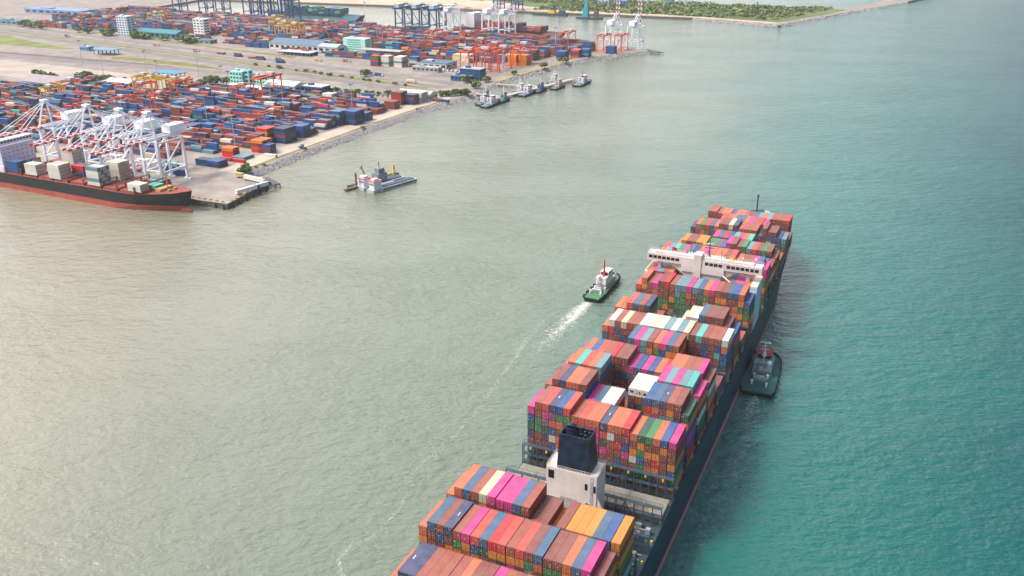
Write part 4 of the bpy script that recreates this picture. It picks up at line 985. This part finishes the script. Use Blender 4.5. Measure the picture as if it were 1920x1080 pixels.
def tree(u, v, h, label, group, z=4.0, sq=1.0):
    r = empty('tree', PW(u, v, z), rng.uniform(0, 6.28), label, 'tree', group)
    t = bpy.data.objects.new('trunk', TM); C.objects.link(t); t.parent = r; t.scale = (h, h, h*.8)
    c = bpy.data.objects.new('crown', rng.choice(CR)); C.objects.link(c); c.parent = r; c.location = (0, 0, h*.52); c.scale = (h*.80*sq, h*.80*sq, h*.68)
for (u, v, h, lab) in ((-500,262,13,'dark leafy tree at the left edge before the pale apron'),(-478,262,10,'wide low tree right of the edge tree'),(-420,262,15,'tall dark tree before the pale apron'),(-406,268,12,'bushy tree beside the tall dark one'),(-396,272,12,'bushy tree right of its twin, before the apron'),(-380,276,9,'small tree at the right end of the apron trees'),(-490,258,9,'round tree between the two left edge trees')):
    tree(u, v, h, lab, 'trees before the pale apron')
for (u, v, h, lab) in ((-286,322,10,'leafy tree left of the mint office, back one'),(-276,318,11,'leafy tree left of the mint office, front one'),(-268,330,9,'small tree right beside the mint office'),(-290,312,8,'low tree at the dirt yard corner'),(-246,290,9,'round tree in front of the white canopy'),(-258,304,5,'bush at the canopy end')):
    tree(u, v, h, lab, 'trees round the mint office')
for i in range(9): tree(2+i*2.4+rng.uniform(-1,1), 372+i*2.2, 5.5+rng.uniform(0,2), 'low green tree in the hedge along the warehouse end by the jetty', 'hedge trees by the tug jetty')
for (u, v, h, lab) in ((12,430,10,'tree beside the blue boxes at the tug jetty root'),(-14,455,9,'tree in front of the glass office'),(4,470,8,'round tree right of the glass office'),(26,590,8,'tree by the shore road beyond the jetty'),(12,530,6,'bush beside the far shore road'),(30,640,9,'dark tree beside the blue shelter on the shore road'),(12,46,5,'round bush at the pier corner by the rocks'),(18,38,6,'dark round tree where the pier meets the rocks'),(-148,442,9,'lone tree on the road verge'),(-160,566,9,'lone tree before the white box stacks')):
    tree(u, v, h, lab, 'single trees in the port')
for i, u in enumerate((-860,-830,-780,-765,-700,-690,-680,-640,-600,-580,-960,-990,-1020)): tree(u, 590+(-.10)*(u+600)+rng.uniform(-6,6), rng.uniform(8,13), 'dark tree in the broken row along the far port road', 'trees along the far port road', sq=1.4)
for i in range(16): tree(-330+i*17+rng.uniform(-6,6), line_v(-330+i*17, 400)+rng.uniform(-2,2), rng.uniform(2.2,3.6), 'low bush on the grass strip between the port roads', 'bushes on the road verge', sq=1.5)
for i in range(12): tree(-140+i*9, 350-(i%3)*1.5+i*.6, rng.uniform(3,5), 'low bush behind the near yard sheds', 'bushes behind the near yard', sq=1.3)
# weeds on the seawall
for i, v in enumerate((38,46,54,62,118,204,300)): tree(15.5-(v>100)*3+rng.uniform(-1,1), v, rng.uniform(1.6,3.4), 'small green shrub growing on the seawall top', 'shrubs on the seawall top', sq=1.6)
# scrub wood on the peninsula
rg = random.Random(5); m = MB()
for _ in range(3400):
    u = rg.uniform(-700, 275); v = rg.uniform(1262, 1515)
    if u > 200+(v-1200)*.24-20 or (u < -300 and v < 1400) or mnoise.noise(Vector((u*.012, v*.03, 3))) < -.22: continue
    r_ = rg.uniform(3, 7.5); c = PW(u, v, 4+r_*.35)
    for _k in range(9):
        d = Vector((rg.gauss(0,1), rg.gauss(0,1), rg.gauss(0,.5)))*r_*.45; p = c+d; p.z = max(4.3, p.z); a = Vector((rg.uniform(-1,1), rg.uniform(-1,1), rg.uniform(-.4,.4)))*r_*.38; b_ = Vector((-a.y, a.x, rg.uniform(-1,1)*r_*.3))*.8
        k = len(m.v); m.v += [tuple(p-a-b_), tuple(p+a-b_), tuple(p+a+b_), tuple(p-a+b_)]; m.face((k,k+1,k+2,k+3), 1 if rg.random() < .3 else 0)
tag(m.build('scrub_woodland', [LEAF, LEAF2]), 'green scrub wood covering the far peninsula', 'woodland', kind='stuff')

# ------------------------------------------------------------------ tugs and small craft
TYRE = mat('tyre_black', (30,30,30), .9, .3)
def loft(m, secs, z0, z1, slot, deckslot, flare=.88):
    """secs: (y, halfbreadth). closed hull from z0 to z1 plus deck"""
    k = len(m.v); n = len(secs)
    for (y, hb_) in secs:
        m.v += [(-hb_*flare, y*.985, z0), (-hb_, y, z1), (hb_, y, z1), (hb_*flare, y*.985, z0)]
    for i in range(n-1):
        a, b_ = k+i*4, k+i*4+4
        m.face((a, a+1, b_+1, b_), slot); m.face((a+2, a+3, b_+3, b_+2), slot); m.face((a+1, a+2, b_+2, b_+1), deckslot)
    m.face((k, k+3, k+2, k+1), slot); e = k+(n-1)*4; m.face((e, e+1, e+2, e+3), slot)
def tug(loc, rz, L, Wd, hullc, deckc, housec, mastc, label, s=1.0, detail=2, red=False, name='tugboat', group=None):
    r = empty(name, loc, rz, label, 'tugboat', group); r.scale = (s,)*3; h = Wd/2
    secs = [(-L*.5, h*.86), (-L*.47, h*.97), (-L*.3, h), (L*.15, h), (L*.3, h*.93), (L*.40, h*.75), (L*.46, h*.48), (L*.495, h*.14)]
    m = MB(); loft(m, secs, -1.5, 2.0, 0, 1); hullo = m.build('hull', [hullc, deckc], r)
    m = MB()     # bulwark with rubber fender
    for sgn in (-1, 1):
        for (a, b_) in zip(secs, secs[1:]):
            up = 1.0 if a[0] > -L*.2 else .35
            m.bar((sgn*a[1], a[0], 2.0+up/2), (sgn*b_[1], b_[0], 2.0+up/2), .15, up)
    m.build('bulwark', hullc, hullo)
    m = MB()
    for sgn in (-1, 1):
        for (a, b_) in zip(secs, secs[1:]):
            nseg = max(1, int(math.hypot(b_[0]-a[0], b_[1]-a[1])/1.5))
            for q in range(nseg):
                t0_, t1_ = q/nseg, (q+.82)/nseg
                if a[0] < L*.1 and q % 3: continue
                m.bar((sgn*(a[1]+(b_[1]-a[1])*t0_+.35), a[0]+(b_[0]-a[0])*t0_, 2.1), (sgn*(a[1]+(b_[1]-a[1])*t1_+.35), a[0]+(b_[0]-a[0])*t1_, 2.1), .7, 1.1)
    m.box(-h*.86, h*.86, -L*.5-.6, -L*.5, .8, 1.9)
    m.build('fender', TYRE, hullo)
    hw = h*.58
    m = MB(); m.box(-hw, hw, -L*.12, L*.26, 2.0, 4.8); m.box(-hw*.85, hw*.85, -L*.06, L*.20, 4.8, 7.2)
    ho = m.build('deckhouse', housec, r)
    for k in range(4): mm = MB(); y = -L*.09+k*L*.08; mm.box(hw+.01, hw+.06, y, y+.9, 3.3, 4.1); mm.build('window', GLASSM, ho)
    m = MB(); m.hexa([(-hw*.62,L*.02,7.2),(hw*.62,L*.02,7.2),(hw*.62,L*.16,7.2),(-hw*.62,L*.16,7.2)], [(-hw*.75,L*.01,9.8),(hw*.75,L*.01,9.8),(hw*.75,L*.175,9.8),(-hw*.75,L*.175,9.8)])
    m.box(-hw*.85, hw*.85, L*.0, L*.185, 9.8, 10.1, 1)
    wh = m.build('wheelhouse', [GLASSM, mat('wheelhouse_roof_red', (150,52,66)) if red else housec], r)
    m = MB()
    for sx in (-1, 1):
        for y in (.01, .175): m.bar((sx*hw*.72, L*y, 7.2),(sx*hw*.8, L*y, 9.8), .35)
    m.box(-hw*.8,hw*.8,L*.0,L*.185,7.2,7.9)
    m.build('window_frame', housec, wh)
    m = MB(); my = -L*.01
    m.cyl((0,my,7.2),(0,my,16.5), .75 if not red else .3, .3, 10); m.bar((-1.6,my,13),(1.6,my,13), .25); m.bar((-1.2,my,14.6),(1.2,my,14.6), .2); m.cyl((0,my,16.5),(0,my,18), .12)
    if red: m.bar((-2.2,my,16.2),(2.2,my,16.2), .5); m.cyl((0,my,9.8),(0,my,12), 1.0, .4)
    m.build('mast', mastc, r)
    for sx in (-1, 1): mm = MB(); mm.box(sx*hw*.72-.8, sx*hw*.72+.8, -L*.14, -L*.05, 4.8, 8.6); mm.build('funnel', housec, r)
    m = MB(); m.cyl((-1.6,-L*.22,3.2),(1.6,-L*.22,3.2), 1.1, n=12); m.box(-2.2,2.2,-L*.25,-L*.19,2.0,3.0); m.cyl((-1.3,L*.33,3.1),(1.3,L*.33,3.1), 1.0, n=12); m.box(-2,2,L*.30,L*.36,2.0,2.8)
    m.build('winch', GREYM, r)
    m = MB(); m.bar((-2.6,-L*.30,2.0),(-2.6,-L*.30,4.2), .35); m.bar((2.6,-L*.30,2.0),(2.6,-L*.30,4.2), .35); m.bar((-2.6,-L*.30,4.2),(2.6,-L*.30,4.2), .4)
    m.build('tow_bow', housec, r)
    if detail > 1:
        for (x, y) in ((-2.8,-L*.17),(2.8,-L*.17),(-3.2,-L*.33),(3.0,-L*.36)): mm = MB(); mm.cyl((x,y,2),(x,y,3.4), .45, n=8); mm.cyl((x,y,3.4),(x,y+.5,3.8), .5, n=8); mm.build('deck_vent', mat('vent_white', (220,224,220)), r)
        mm = MB(); mm.box(-1.2,.4,-L*.17,-L*.13,4.8,6.6); mm.build('fire_monitor', GREYM, r)
    return r
GRD = mat('tug_deck_green', (70,118,86), .7, .3, .3); TGH = mat('tug_hull_dark', (22,40,42), .5, .3); TW = mat('tug_white', (218,214,222), .5, .15)
def ground_dir(a, b_): return math.atan2(b_[1]-a[1], b_[0]-a[0])-math.pi/2
# tug 1 at the port side of the big ship
a1, b1 = (39.5,424), (60,467)
tug((50,446,0), ground_dir(a1, b1), 38, 9.6, TGH, GRD, TW, mat('tug_mast_red', (206,52,36)), 'green decked tugboat with tall red mast steaming ahead to port of the big ship')
tug((110.5,347.5,0), ground_dir((103,328), (118,367)), 40, 14.0, mat('tug2_hull', (20,60,62)), mat('tug2_deck', (26,92,88), .7, .3), mat('tug2_house', (120,150,160)), mat('tug2_mast', (190,204,214)), 'teal decked tugboat with red trimmed wheelhouse pushing at the starboard side', red=True)
TB = mat('pilot_blue_hull', (20,66,84)); TB2 = mat('pilot_deck', (90,130,140)); 
for i, (u, v, ang, L, lab, hc, hs, mc_) in enumerate((
 (63,368,.0,34,'dark teal tug moored outermost at the near end of the tug jetty',TB,TW,TW),(52,372,.0,26,'small grey tug between the jetty and the outer teal tug',mat('grey_hull',(90,100,110)),TW,TW),(66,392,.05,24,'slender teal workboat moored behind the first teal tug',TB,mat('house_teal',(120,160,170)),TW),(44,392,0,22,'small grey launch on the inner side of the jetty',mat('grey_hull',(90,100,110)),mat('house_teal',(120,160,170)),TW),
 (72,440,.0,34,'blue hulled tug moored at the middle of the tug jetty',mat('navy_hull',(26,50,80)),TW,TW),(60,446,0,28,'white housed tug behind the blue hulled tug',TB,TW,TW),(78,462,0,26,'teal tug moored ahead of the blue hulled tug',TB,mat('house_blue',(90,120,150)),TW),
 (88,490,0,30,'maroon hulled supply boat moored near the end of the jetty',mat('maroon_hull',(96,52,60)),mat('house_pinkish',(210,190,190)),TW),(104,526,0,40,'black and teal tug with red funnel mast at the jetty end',mat('dark_teal_hull',(16,52,60)),TW,mat('tug_mast_red',(206,52,36))),(70,520,0,28,'white workboat moored on the inner side of the jetty end',mat('white_hull',(200,204,208)),TW,TW))):
    tug(PW(u, v, 0), PA+ang, L, L*.30, hc, TB2, hs, mc_, lab, detail=1, group='small craft at the tug jetty')
m = MB()
def pier(m, a, b_, w_, z=3.0):
    A, B_ = PW(*a, 0), PW(*b_, 0); d = (B_-A).normalized(); n_ = Vector((-d.y, d.x, 0))*w_/2; k = len(m.v)
    m.hexa([tuple(A+n_+Vector((0,0,z-.8))), tuple(A-n_+Vector((0,0,z-.8))), tuple(B_-n_+Vector((0,0,z-.8))), tuple(B_+n_+Vector((0,0,z-.8)))], [tuple(A+n_+Vector((0,0,z))), tuple(A-n_+Vector((0,0,z))), tuple(B_-n_+Vector((0,0,z))), tuple(B_+n_+Vector((0,0,z)))])
    L = (B_-A).length; q = int(L/6)
    for i in range(q+1):
        c = A.lerp(B_, i/q)
        for s_ in (-.8, .8): m.cyl(c+n_*s_+Vector((0,0,-3)), c+n_*s_+Vector((0,0,z-.8)), .35, n=6)
pier(m, (52,378), (86,540), 7); pier(m, (20,408), (58,404), 5); pier(m, (18,470), (72,476), 5, 3.01); tag(m.build('tug_jetty', mat('jetty_concrete', (178,164,150), .85, .25, .2)), 'concrete jetty on piles with tugs moored along both sides', 'jetty')
m = MB()
pier(m, (88,806), (118,790), 12, 3.5); pier(m, (60,26), (40,36), 5, 3.6); tag(m.build('dolphin_platform', mat('jetty_dark', (92,92,92), .85, .3)), 'dark piled platforms at the pier corners', 'jetty')
# trailers and truck parked on the pier
def truck(u, v, rz, L, body, cabc, label, hgt=2.7):
    r = empty('truck', PW(u, v, 4.02), rz, label, 'truck')
    m = MB(); m.box(-L/2, L/2-2.6, -1.25, 1.25, 1.2, 1.2+hgt); m.build('trailer', mat('trailer_'+'_'.join(map(str, body)), body), r)
    m = MB(); m.box(L/2-2.3, L/2, -1.2, 1.2, .7, 2.6); m.hexa([(L/2-2.3,-1.2,2.6),(L/2,-1.2,2.6),(L/2,1.2,2.6),(L/2-2.3,1.2,2.6)], [(L/2-2.2,-1.1,3.4),(L/2-.5,-1.1,3.4),(L/2-.5,1.1,3.4),(L/2-2.2,1.1,3.4)]); cb_ = m.build('cab', mat('cab_'+'_'.join(map(str, cabc)), cabc), r)
    m = MB(); m.hexa([(L/2+.01,-1.0,1.9),(L/2+.05,-1.0,1.9),(L/2+.05,1.0,1.9),(L/2+.01,1.0,1.9)], [(L/2+.01,-1.0,2.5),(L/2+.05,-1.0,2.5),(L/2+.05,1.0,2.5),(L/2+.01,1.0,2.5)]); m.build('windscreen', GLASSM, cb_)
    for x in (-L/2+1.5, -L/2+3, L/2-1.2):
        for y in (-1.1, 1.1): m = MB(); m.cyl((x,y-.15,.5),(x,y+.15,.5), .5, n=10); m.build('wheel', TYRE, r)
    return r
truck(56,-1,PA+R(78),20,(226,226,222),(60,70,170),'long white trailer with blue cab on the pier corner')
truck(42,22,PA+R(-8),22,(228,222,212),(220,220,220),'long white roofed trailer across the pier end')
truck(58,12,PA+R(80),15,(206,214,220),(80,100,120),'short pale trailer behind the long white one on the pier')
truck(26,26,PA,9,(190,170,120),(60,110,90),'small tan truck beside the bush at the pier root')
truck(8,120,PA+math.pi/2,5,(90,120,150),(120,150,180),'small blue pickup driving along the seawall road',1.0)
for (u, v, c, lab) in ((-150,455,(40,60,110),'blue flatbed truck on the far road'),(-135,452,(50,70,120),'second blue flatbed truck just ahead on the road'),(-75,430,(220,190,150),'tan lorry alone near the road end'),(-330,500,(30,60,120),'blue box lorry on the port road'),(-500,520,(170,90,70),'red lorry farther left on the port road'),(-600,540,(180,120,80),'orange lorry before the teal warehouse'),(-280,520,(190,150,110),'yellow tipper by the car park roofs'),(-240,530,(170,90,80),'red lorry near the warehouse yard'),(-820,560,(70,100,100),'dark lorry alone on the far road')):
    truck(u, v, PA-.18, 14, c, (200,200,200), lab)
# parked cars
carm = [mat('car_paint_'+str(i), c, .3, .1) for i, c in enumerate(((190,190,196),(60,66,76),(140,60,60),(220,220,220),(50,80,130)))]
cm = MB(); cm.box(-2.2,2.2,-.9,.9,.35,.95); cm.hexa([(-1.6,-.85,.95),(1.2,-.85,.95),(1.2,.85,.95),(-1.6,.85,.95)], [(-1.2,-.72,1.45),(.6,-.72,1.45),(.6,.72,1.45),(-1.2,.72,1.45)], slot=1)
for x in (-1.4,1.4):
    for y in (-.85,.85): cm.cyl((x,y-.1,.33),(x,y+.1,.33), .33, n=8, slot=2)
CME = [cm.mesh('parked_car', [c, GLASSM, TYRE]) for c in carm]
for i in range(46):
    if i < 26: u, v = -130+i*3.1+rng.uniform(-.4,.4), 349-(i%2)*5
    else: u, v = -88+(i-26)*3.0+rng.uniform(-.4,.4), 519+(i%2)*5
    o = bpy.data.objects.new('parked_car', CME[i % 5]); C.objects.link(o); o.location = PW(u, v, 4.02); o.rotation_euler = (0, 0, PA+math.pi/2)
    tag(o, 'small car in the parked row behind the near yard sheds' if i < 26 else 'small car in the parked row beside the shore road sheds', 'car', 'cars parked behind the near yard' if i < 26 else 'cars parked by the shore road sheds')

# dredger anchored off the quay
dr = empty('dredger', (-98,650,0), math.atan2(24,21), 'grey dredging barge with two white deckhouses and yellow gantries anchored mid channel', 'dredger')
PALEB = mat('barge_pale_grey', (168,180,180), .6, .3, .3); DKG = mat('barge_dark', (58,62,60), .7, .4, .3)
m = MB()
m.hexa([(-20,-14,-1.5),(22,-14,-1.5),(22,-6,-1.5),(-20,-6,-1.5)], [(-20,-14,2.4),(24,-14,2.4),(24,-6,2.4),(-20,-6,2.4)])
m.hexa([(-20,-3,-1.5),(20,-3,-1.5),(20,8,-1.5),(-20,8,-1.5)], [(-20,-3,2.4),(21,-3,2.4),(21,8,2.4),(-20,8,2.4)])
m.box(-14, 8, -6, -3, .5, 2.3)
m.build('hull', [PALEB], dr)
for (x0, x1, y0, y1, h) in ((-18.5,-11,-13,-7.5,8.5),(-18.5,-11,-1.5,5,8.5)):
    m = MB(); m.box(x0, x1, y0, y1, 2.4, h); m.box(x0-.5, x1+.5, y0-.4, y1+.4, h, h+.3, 1); m.box(x0+1, x1-2, y0+1, y1-1, h+.3, h+1.6, 0); hh = m.build('deckhouse', [TW, mat('deck_salmon', (206,120,112))], dr)
    for k in range(3): mm = MB(); mm.box(x0-.08, x0-.01, y0+.6+k*1.7, y0+1.7+k*1.7, 5.6, 6.8); mm.build('window', GLASSM, hh)
m = MB(); m.box(-4, 5, -1, 6, 2.4, 9); m.box(-2, 3, 0, 5, 9, 12.5); m.cyl((0,2,12.5),(0,2,18), .3); m.bar((-2,2,16),(2,2,16), .2); m.build('bridge_tower', mat('slate_house', (120,132,142)), dr)
m = MB()
for y in (10, 12): m.box(-22, 26, y-.8, y+.8, .3, 2.2)
m.build('side_pontoon', DKG, dr)
m = MB()
for x in (10, 20):
    m.bar((x,9,2),(x+1.5,10.5,9.5), .9); m.bar((x+3,9,2),(x+1.5,10.5,9.5), .6)
m.bar((10,9.5,3),(24,10.5,3.2), .8)
m.build('yellow_gantry', YELM, dr)
m = MB(); m.bar((-8,6,2.4),(-12,8,15), .7); m.bar((-16,5,14.6),(-8,11,15.4), .4); m.build('spud_arm', DKG, dr)
m = MB(); m.cyl((-21,4,1),(-21,4,13), .7, n=8); m.box(-29,-20,6,9,.2,1.8); m.cyl((-27,7,1.8),(-27,7,5), .25); m.build('spud_pile', mat('rusty_brown', (110,86,64)), dr)
m = MB()
for k in range(26): x = -10+k*1.25; m.box(x, x+.7, -14.15, -14.02, .9, 2.0)
m.build('tyre_fender', DKG, dr)
m = MB(); m.box(-8, 22, -12.5, -7.5, 2.42, 3.0); m.box(0, 19, -1.5, 6.5, 2.42, 3.2)
for k in range(8): m.cyl((-6+k*3.6,-13.2,2.4),(-6+k*3.6,-13.2,3.6), .2); 
m.build('hold_coaming', mat('coaming_dark_blue', (60,76,100)), dr)
# far craft
fd = empty('hopper_dredger', (80,1838,0), R(-24), 'far dark hopper barge with yellow deckhouse under the sandy shore', 'dredger')
m = MB(); m.hexa([(-36,-6,-1),(34,-6,-1),(34,6,-1),(-36,6,-1)], [(-38,-6,4),(36,-6,4),(36,6,4),(-38,6,4)]); m.build('hull', mat('far_dark_hull', (50,60,70)), fd)
m = MB(); m.box(-4,10,-5,5,4,10); m.build('deckhouse', YELM, fd); m = MB(); m.box(0,8,-4,4,10,15); m.cyl((5,0,15),(5,0,24), .4); m.box(18,30,-4,4,4,10); m.build('bridge_tower', mat('far_blue_house', (50,80,120)), fd)
fc = empty('crane_barge', (152,1772,0), R(-24), 'far crane barge with turquoise housing and tall lattice jib', 'crane barge')
m = MB(); m.hexa([(-24,-9,-1),(24,-9,-1),(24,9,-1),(-24,9,-1)], [(-25,-9,3),(25,-9,3),(25,9,3),(-25,9,3)]); m.build('hull', mat('far_dark_hull', (50,60,70)), fc)
m = MB(); m.hexa([(-14,-5,3),(-2,-5,3),(-2,5,3),(-14,5,3)], [(-9,-1.5,34),(-5,-1.5,34),(-5,1.5,34),(-9,1.5,34)]); m.build('turquoise_tower', mat('turquoise_tower', (30,150,170)), fc)
m = MB(); m.box(9,17,-4,4,3,14); m.cyl((13,0,14),(13,0,75), 1.8, 1.2, 8); m.build('jib', mat('jib_brown', (110,80,80)), fc)
# far container ships at the basin quay
def far_ship(u, v, L, hullc, housec, n, pal, label, ud):
    r = empty('berthed_container_ship', PW(u, v, 0), PA+ud, label, 'ship')
    m = MB(); m.hexa([(-L/2,-14,-2),(L/2-14,-14,-2),(L/2-14,14,-2),(-L/2,14,-2)], [(-L/2,-15,11),(L/2,-6,11),(L/2,6,11),(-L/2,15,11)]); m.build('hull', hullc, r)
    m = MB(); m.box(-L*.36,-L*.29,-14,14,11,34); m.cyl((-L*.34,0,34),(-L*.34,0,42), .5); m.box(-L*.42,-L*.38,-4,4,11,30); m.build('accommodation_block', housec, r)
    m = CB()
    for k in range(n):
        x = -L*.27+k*14
        hh = rng.choice((2,3,4,4))
        for q in range(10):
            for t in range(max(1, hh+rng.choice((0,0,-1)))):
                c = rng.choice(pal); m.add(lambda a, b_, c_: (a, b_, c_), x, x+12.2, -13+q*2.6, -13+q*2.6+2.44, 11.4+t*2.62, 14+t*2.62, CL[c], 'x')
    o = bpy.data.objects.new('deck_cargo', m.mesh('deck_cargo', MC_ATT)); C.objects.link(o); o.parent = r; o['kind'] = 'stuff'
far_ship(-175, 895, 210, mat('far_hull_maroon', (96,50,54)), TW, 9, 'MMMBRb', 'maroon cargo ship behind the white far cranes', -.11)
far_ship(-640, 985, 240, mat('far_hull_green', (30,90,110)), mat('far_house_white', (226,228,232)), 10, 'DbTDb', 'teal green cargo ship behind the row of blue cranes', -.11)

# ------------------------------------------------------------------ foam
def foam_material(name, dens, scale=.5):
    m = bpy.data.materials.new(name); m.use_nodes = True; nt = m.node_tree; N = nt.nodes; b = N['Principled BSDF']
    b.inputs['Base Color'].default_value = (.80,.82,.78,1); b.inputs['Roughness'].default_value = .8
    tc = N.new('ShaderNodeTexCoord'); n = N.new('ShaderNodeTexNoise'); n.inputs['Scale'].default_value = scale; n.inputs['Detail'].default_value = 8; n.inputs['Roughness'].default_value = .72; n.inputs['Distortion'].default_value = 2.2
    nt.links.new(tc.outputs['Object'], n.inputs['Vector'])
    at = N.new('ShaderNodeAttribute'); at.attribute_name = 'Col'; s_ = N.new('ShaderNodeSeparateColor'); nt.links.new(at.outputs['Color'], s_.inputs[0])
    a = N.new('ShaderNodeMath'); a.operation = 'MULTIPLY_ADD'; nt.links.new(s_.outputs[0], a.inputs[0]); a.inputs[1].default_value = .62; nt.links.new(n.outputs[0], a.inputs[2])
    mr = N.new('ShaderNodeMapRange'); mr.inputs[1].default_value = dens; mr.inputs[2].default_value = dens+.34; mr.inputs[4].default_value = .85; nt.links.new(a.outputs[0], mr.inputs[0]); nt.links.new(mr.outputs[0], b.inputs['Alpha'])
    return m
def ribbon(name, pts, label, mt_, z=.05, n=7):
    """pts: (x, y, halfwidth, density)"""
    P_ = []
    for (a, b_) in zip(pts, pts[1:]):
        for k in range(n): t = k/n; P_.append(tuple(a[i]+(b_[i]-a[i])*t for i in range(4)))
    P_.append(pts[-1]); m = MB(); cols = []; acr = (-1,-.5,0,.5,1)
    for i, (x, y, w_, d) in enumerate(P_):
        q = P_[min(i+1, len(P_)-1)]; p_ = P_[max(i-1, 0)]; t = Vector((q[0]-p_[0], q[1]-p_[1])).normalized(); nn = Vector((-t.y, t.x))
        for s_ in acr: m.v.append((x+nn.x*w_*s_, y+nn.y*w_*s_, z)); cols.append(d*(1-abs(s_)**1.5))
    for i in range(len(P_)-1):
        for j in range(4): a = i*5+j; m.face((a, a+1, a+6, a+5))
    me = m.mesh(name, mt_); at = me.color_attributes.new('Col', 'FLOAT_COLOR', 'POINT'); at.data.foreach_set('color', [v for c in cols for v in (c, c, c, 1)])
    if me.polygons[0].normal.z < 0: me.flip_normals()
    o = bpy.data.objects.new(name, me); C.objects.link(o); return tag(o, label, 'foam', kind='stuff')
FO = foam_material('foam', .82, .35); FO2 = foam_material('foam_line', .76, .7); FO3 = foam_material('foam_swirl', .80, .10)
ribbon('tug_wake_foam', [(40,428,5,1.0),(33,415,8,.88),(24,397,11,.70),(13,377,14,.54),(1,356,17,.38),(-12,334,22,.32),(-24,310,24,.24)], 'white churned wake foam behind the green decked tug', FO)
ribbon('tug_wake_foam', [(104,332,9,.66),(98,318,13,.60),(93,302,14,.50),(90,286,14,.42),(84,262,13,.30)], 'pale wake foam behind the tug at the starboard side', FO)
HP = [SW(51.6, y) for y in (40, 90, 140, 190, 240, 285)]
ribbon('hull_wash', [(q.x, q.y, 4, d) for q, d in zip(HP, (.30,.34,.40,.36,.34,.42))], 'faint wash streaks along the starboard waterline of the big ship', FO2, n=14)
HP = [SW(-4.5, y) for y in (60, 110, 150, 200, 250, 290)]
ribbon('hull_wash', [(q.x, q.y, 6, d) for q, d in zip(HP, (.38,.40,.36,.40,.34,.42))], 'ruffled wash along the port waterline of the big ship', FO2, n=14)
HP = [SW(60, y) for y in (10, 60, 110, 150)]
ribbon('hull_wash', [(q.x, q.y, 13, d) for q, d in zip(HP, (.30,.42,.40,.46))], 'swirls of disturbed water trailing the tug along the starboard side', FO3, n=14)
PXL = []
def gnd(px, py):
    x = (px-960); y = (py-540); d = Vector((x/1667.6, math.cos(.4)-y/1667.6*math.sin(.4), -math.sin(.4)-y/1667.6*math.cos(.4))); k = -CAM_H/d.z; return d.x*k, d.y*k
for (px, py, w_, d) in ((1020,600,5,.45),(985,640,3.5,.5),(960,680,3,.5),(930,715,2.5,.48),(908,752,2.5,.45),(872,792,2.2,.46),(850,820,2,.42),(800,858,2,.44),(772,886,2.5,.45),(768,915,2,.4),(735,966,2,.5),(690,1008,2,.42),(655,1022,3,.5),(632,1048,2.5,.52),(640,1095,2.5,.5)):
    PXL.append((*gnd(px, py), w_, d))
ribbon('foam_line', PXL, 'thin broken foam line curling across the water to port of the big ship', FO2)

# ------------------------------------------------------------------ haze
hm = bpy.data.materials.new('haze'); hm.use_nodes = True; nt = hm.node_tree; nt.nodes.remove(nt.nodes['Principled BSDF'])
pv = nt.nodes.new('ShaderNodeVolumePrincipled'); pv.inputs['Density'].default_value = HAZE; pv.inputs['Color'].default_value = (.93,.95,.97,1); pv.inputs['Anisotropy'].default_value = .2
nt.links.new(pv.outputs[0], nt.nodes['Material Output'].inputs['Volume'])
m = MB(); m.box(-6000, 6000, -900, 9000, -7, CAM_H+8); o = m.build('haze', hm); tag(o, 'thin pale sea haze over the whole harbour', 'haze', kind='stuff')
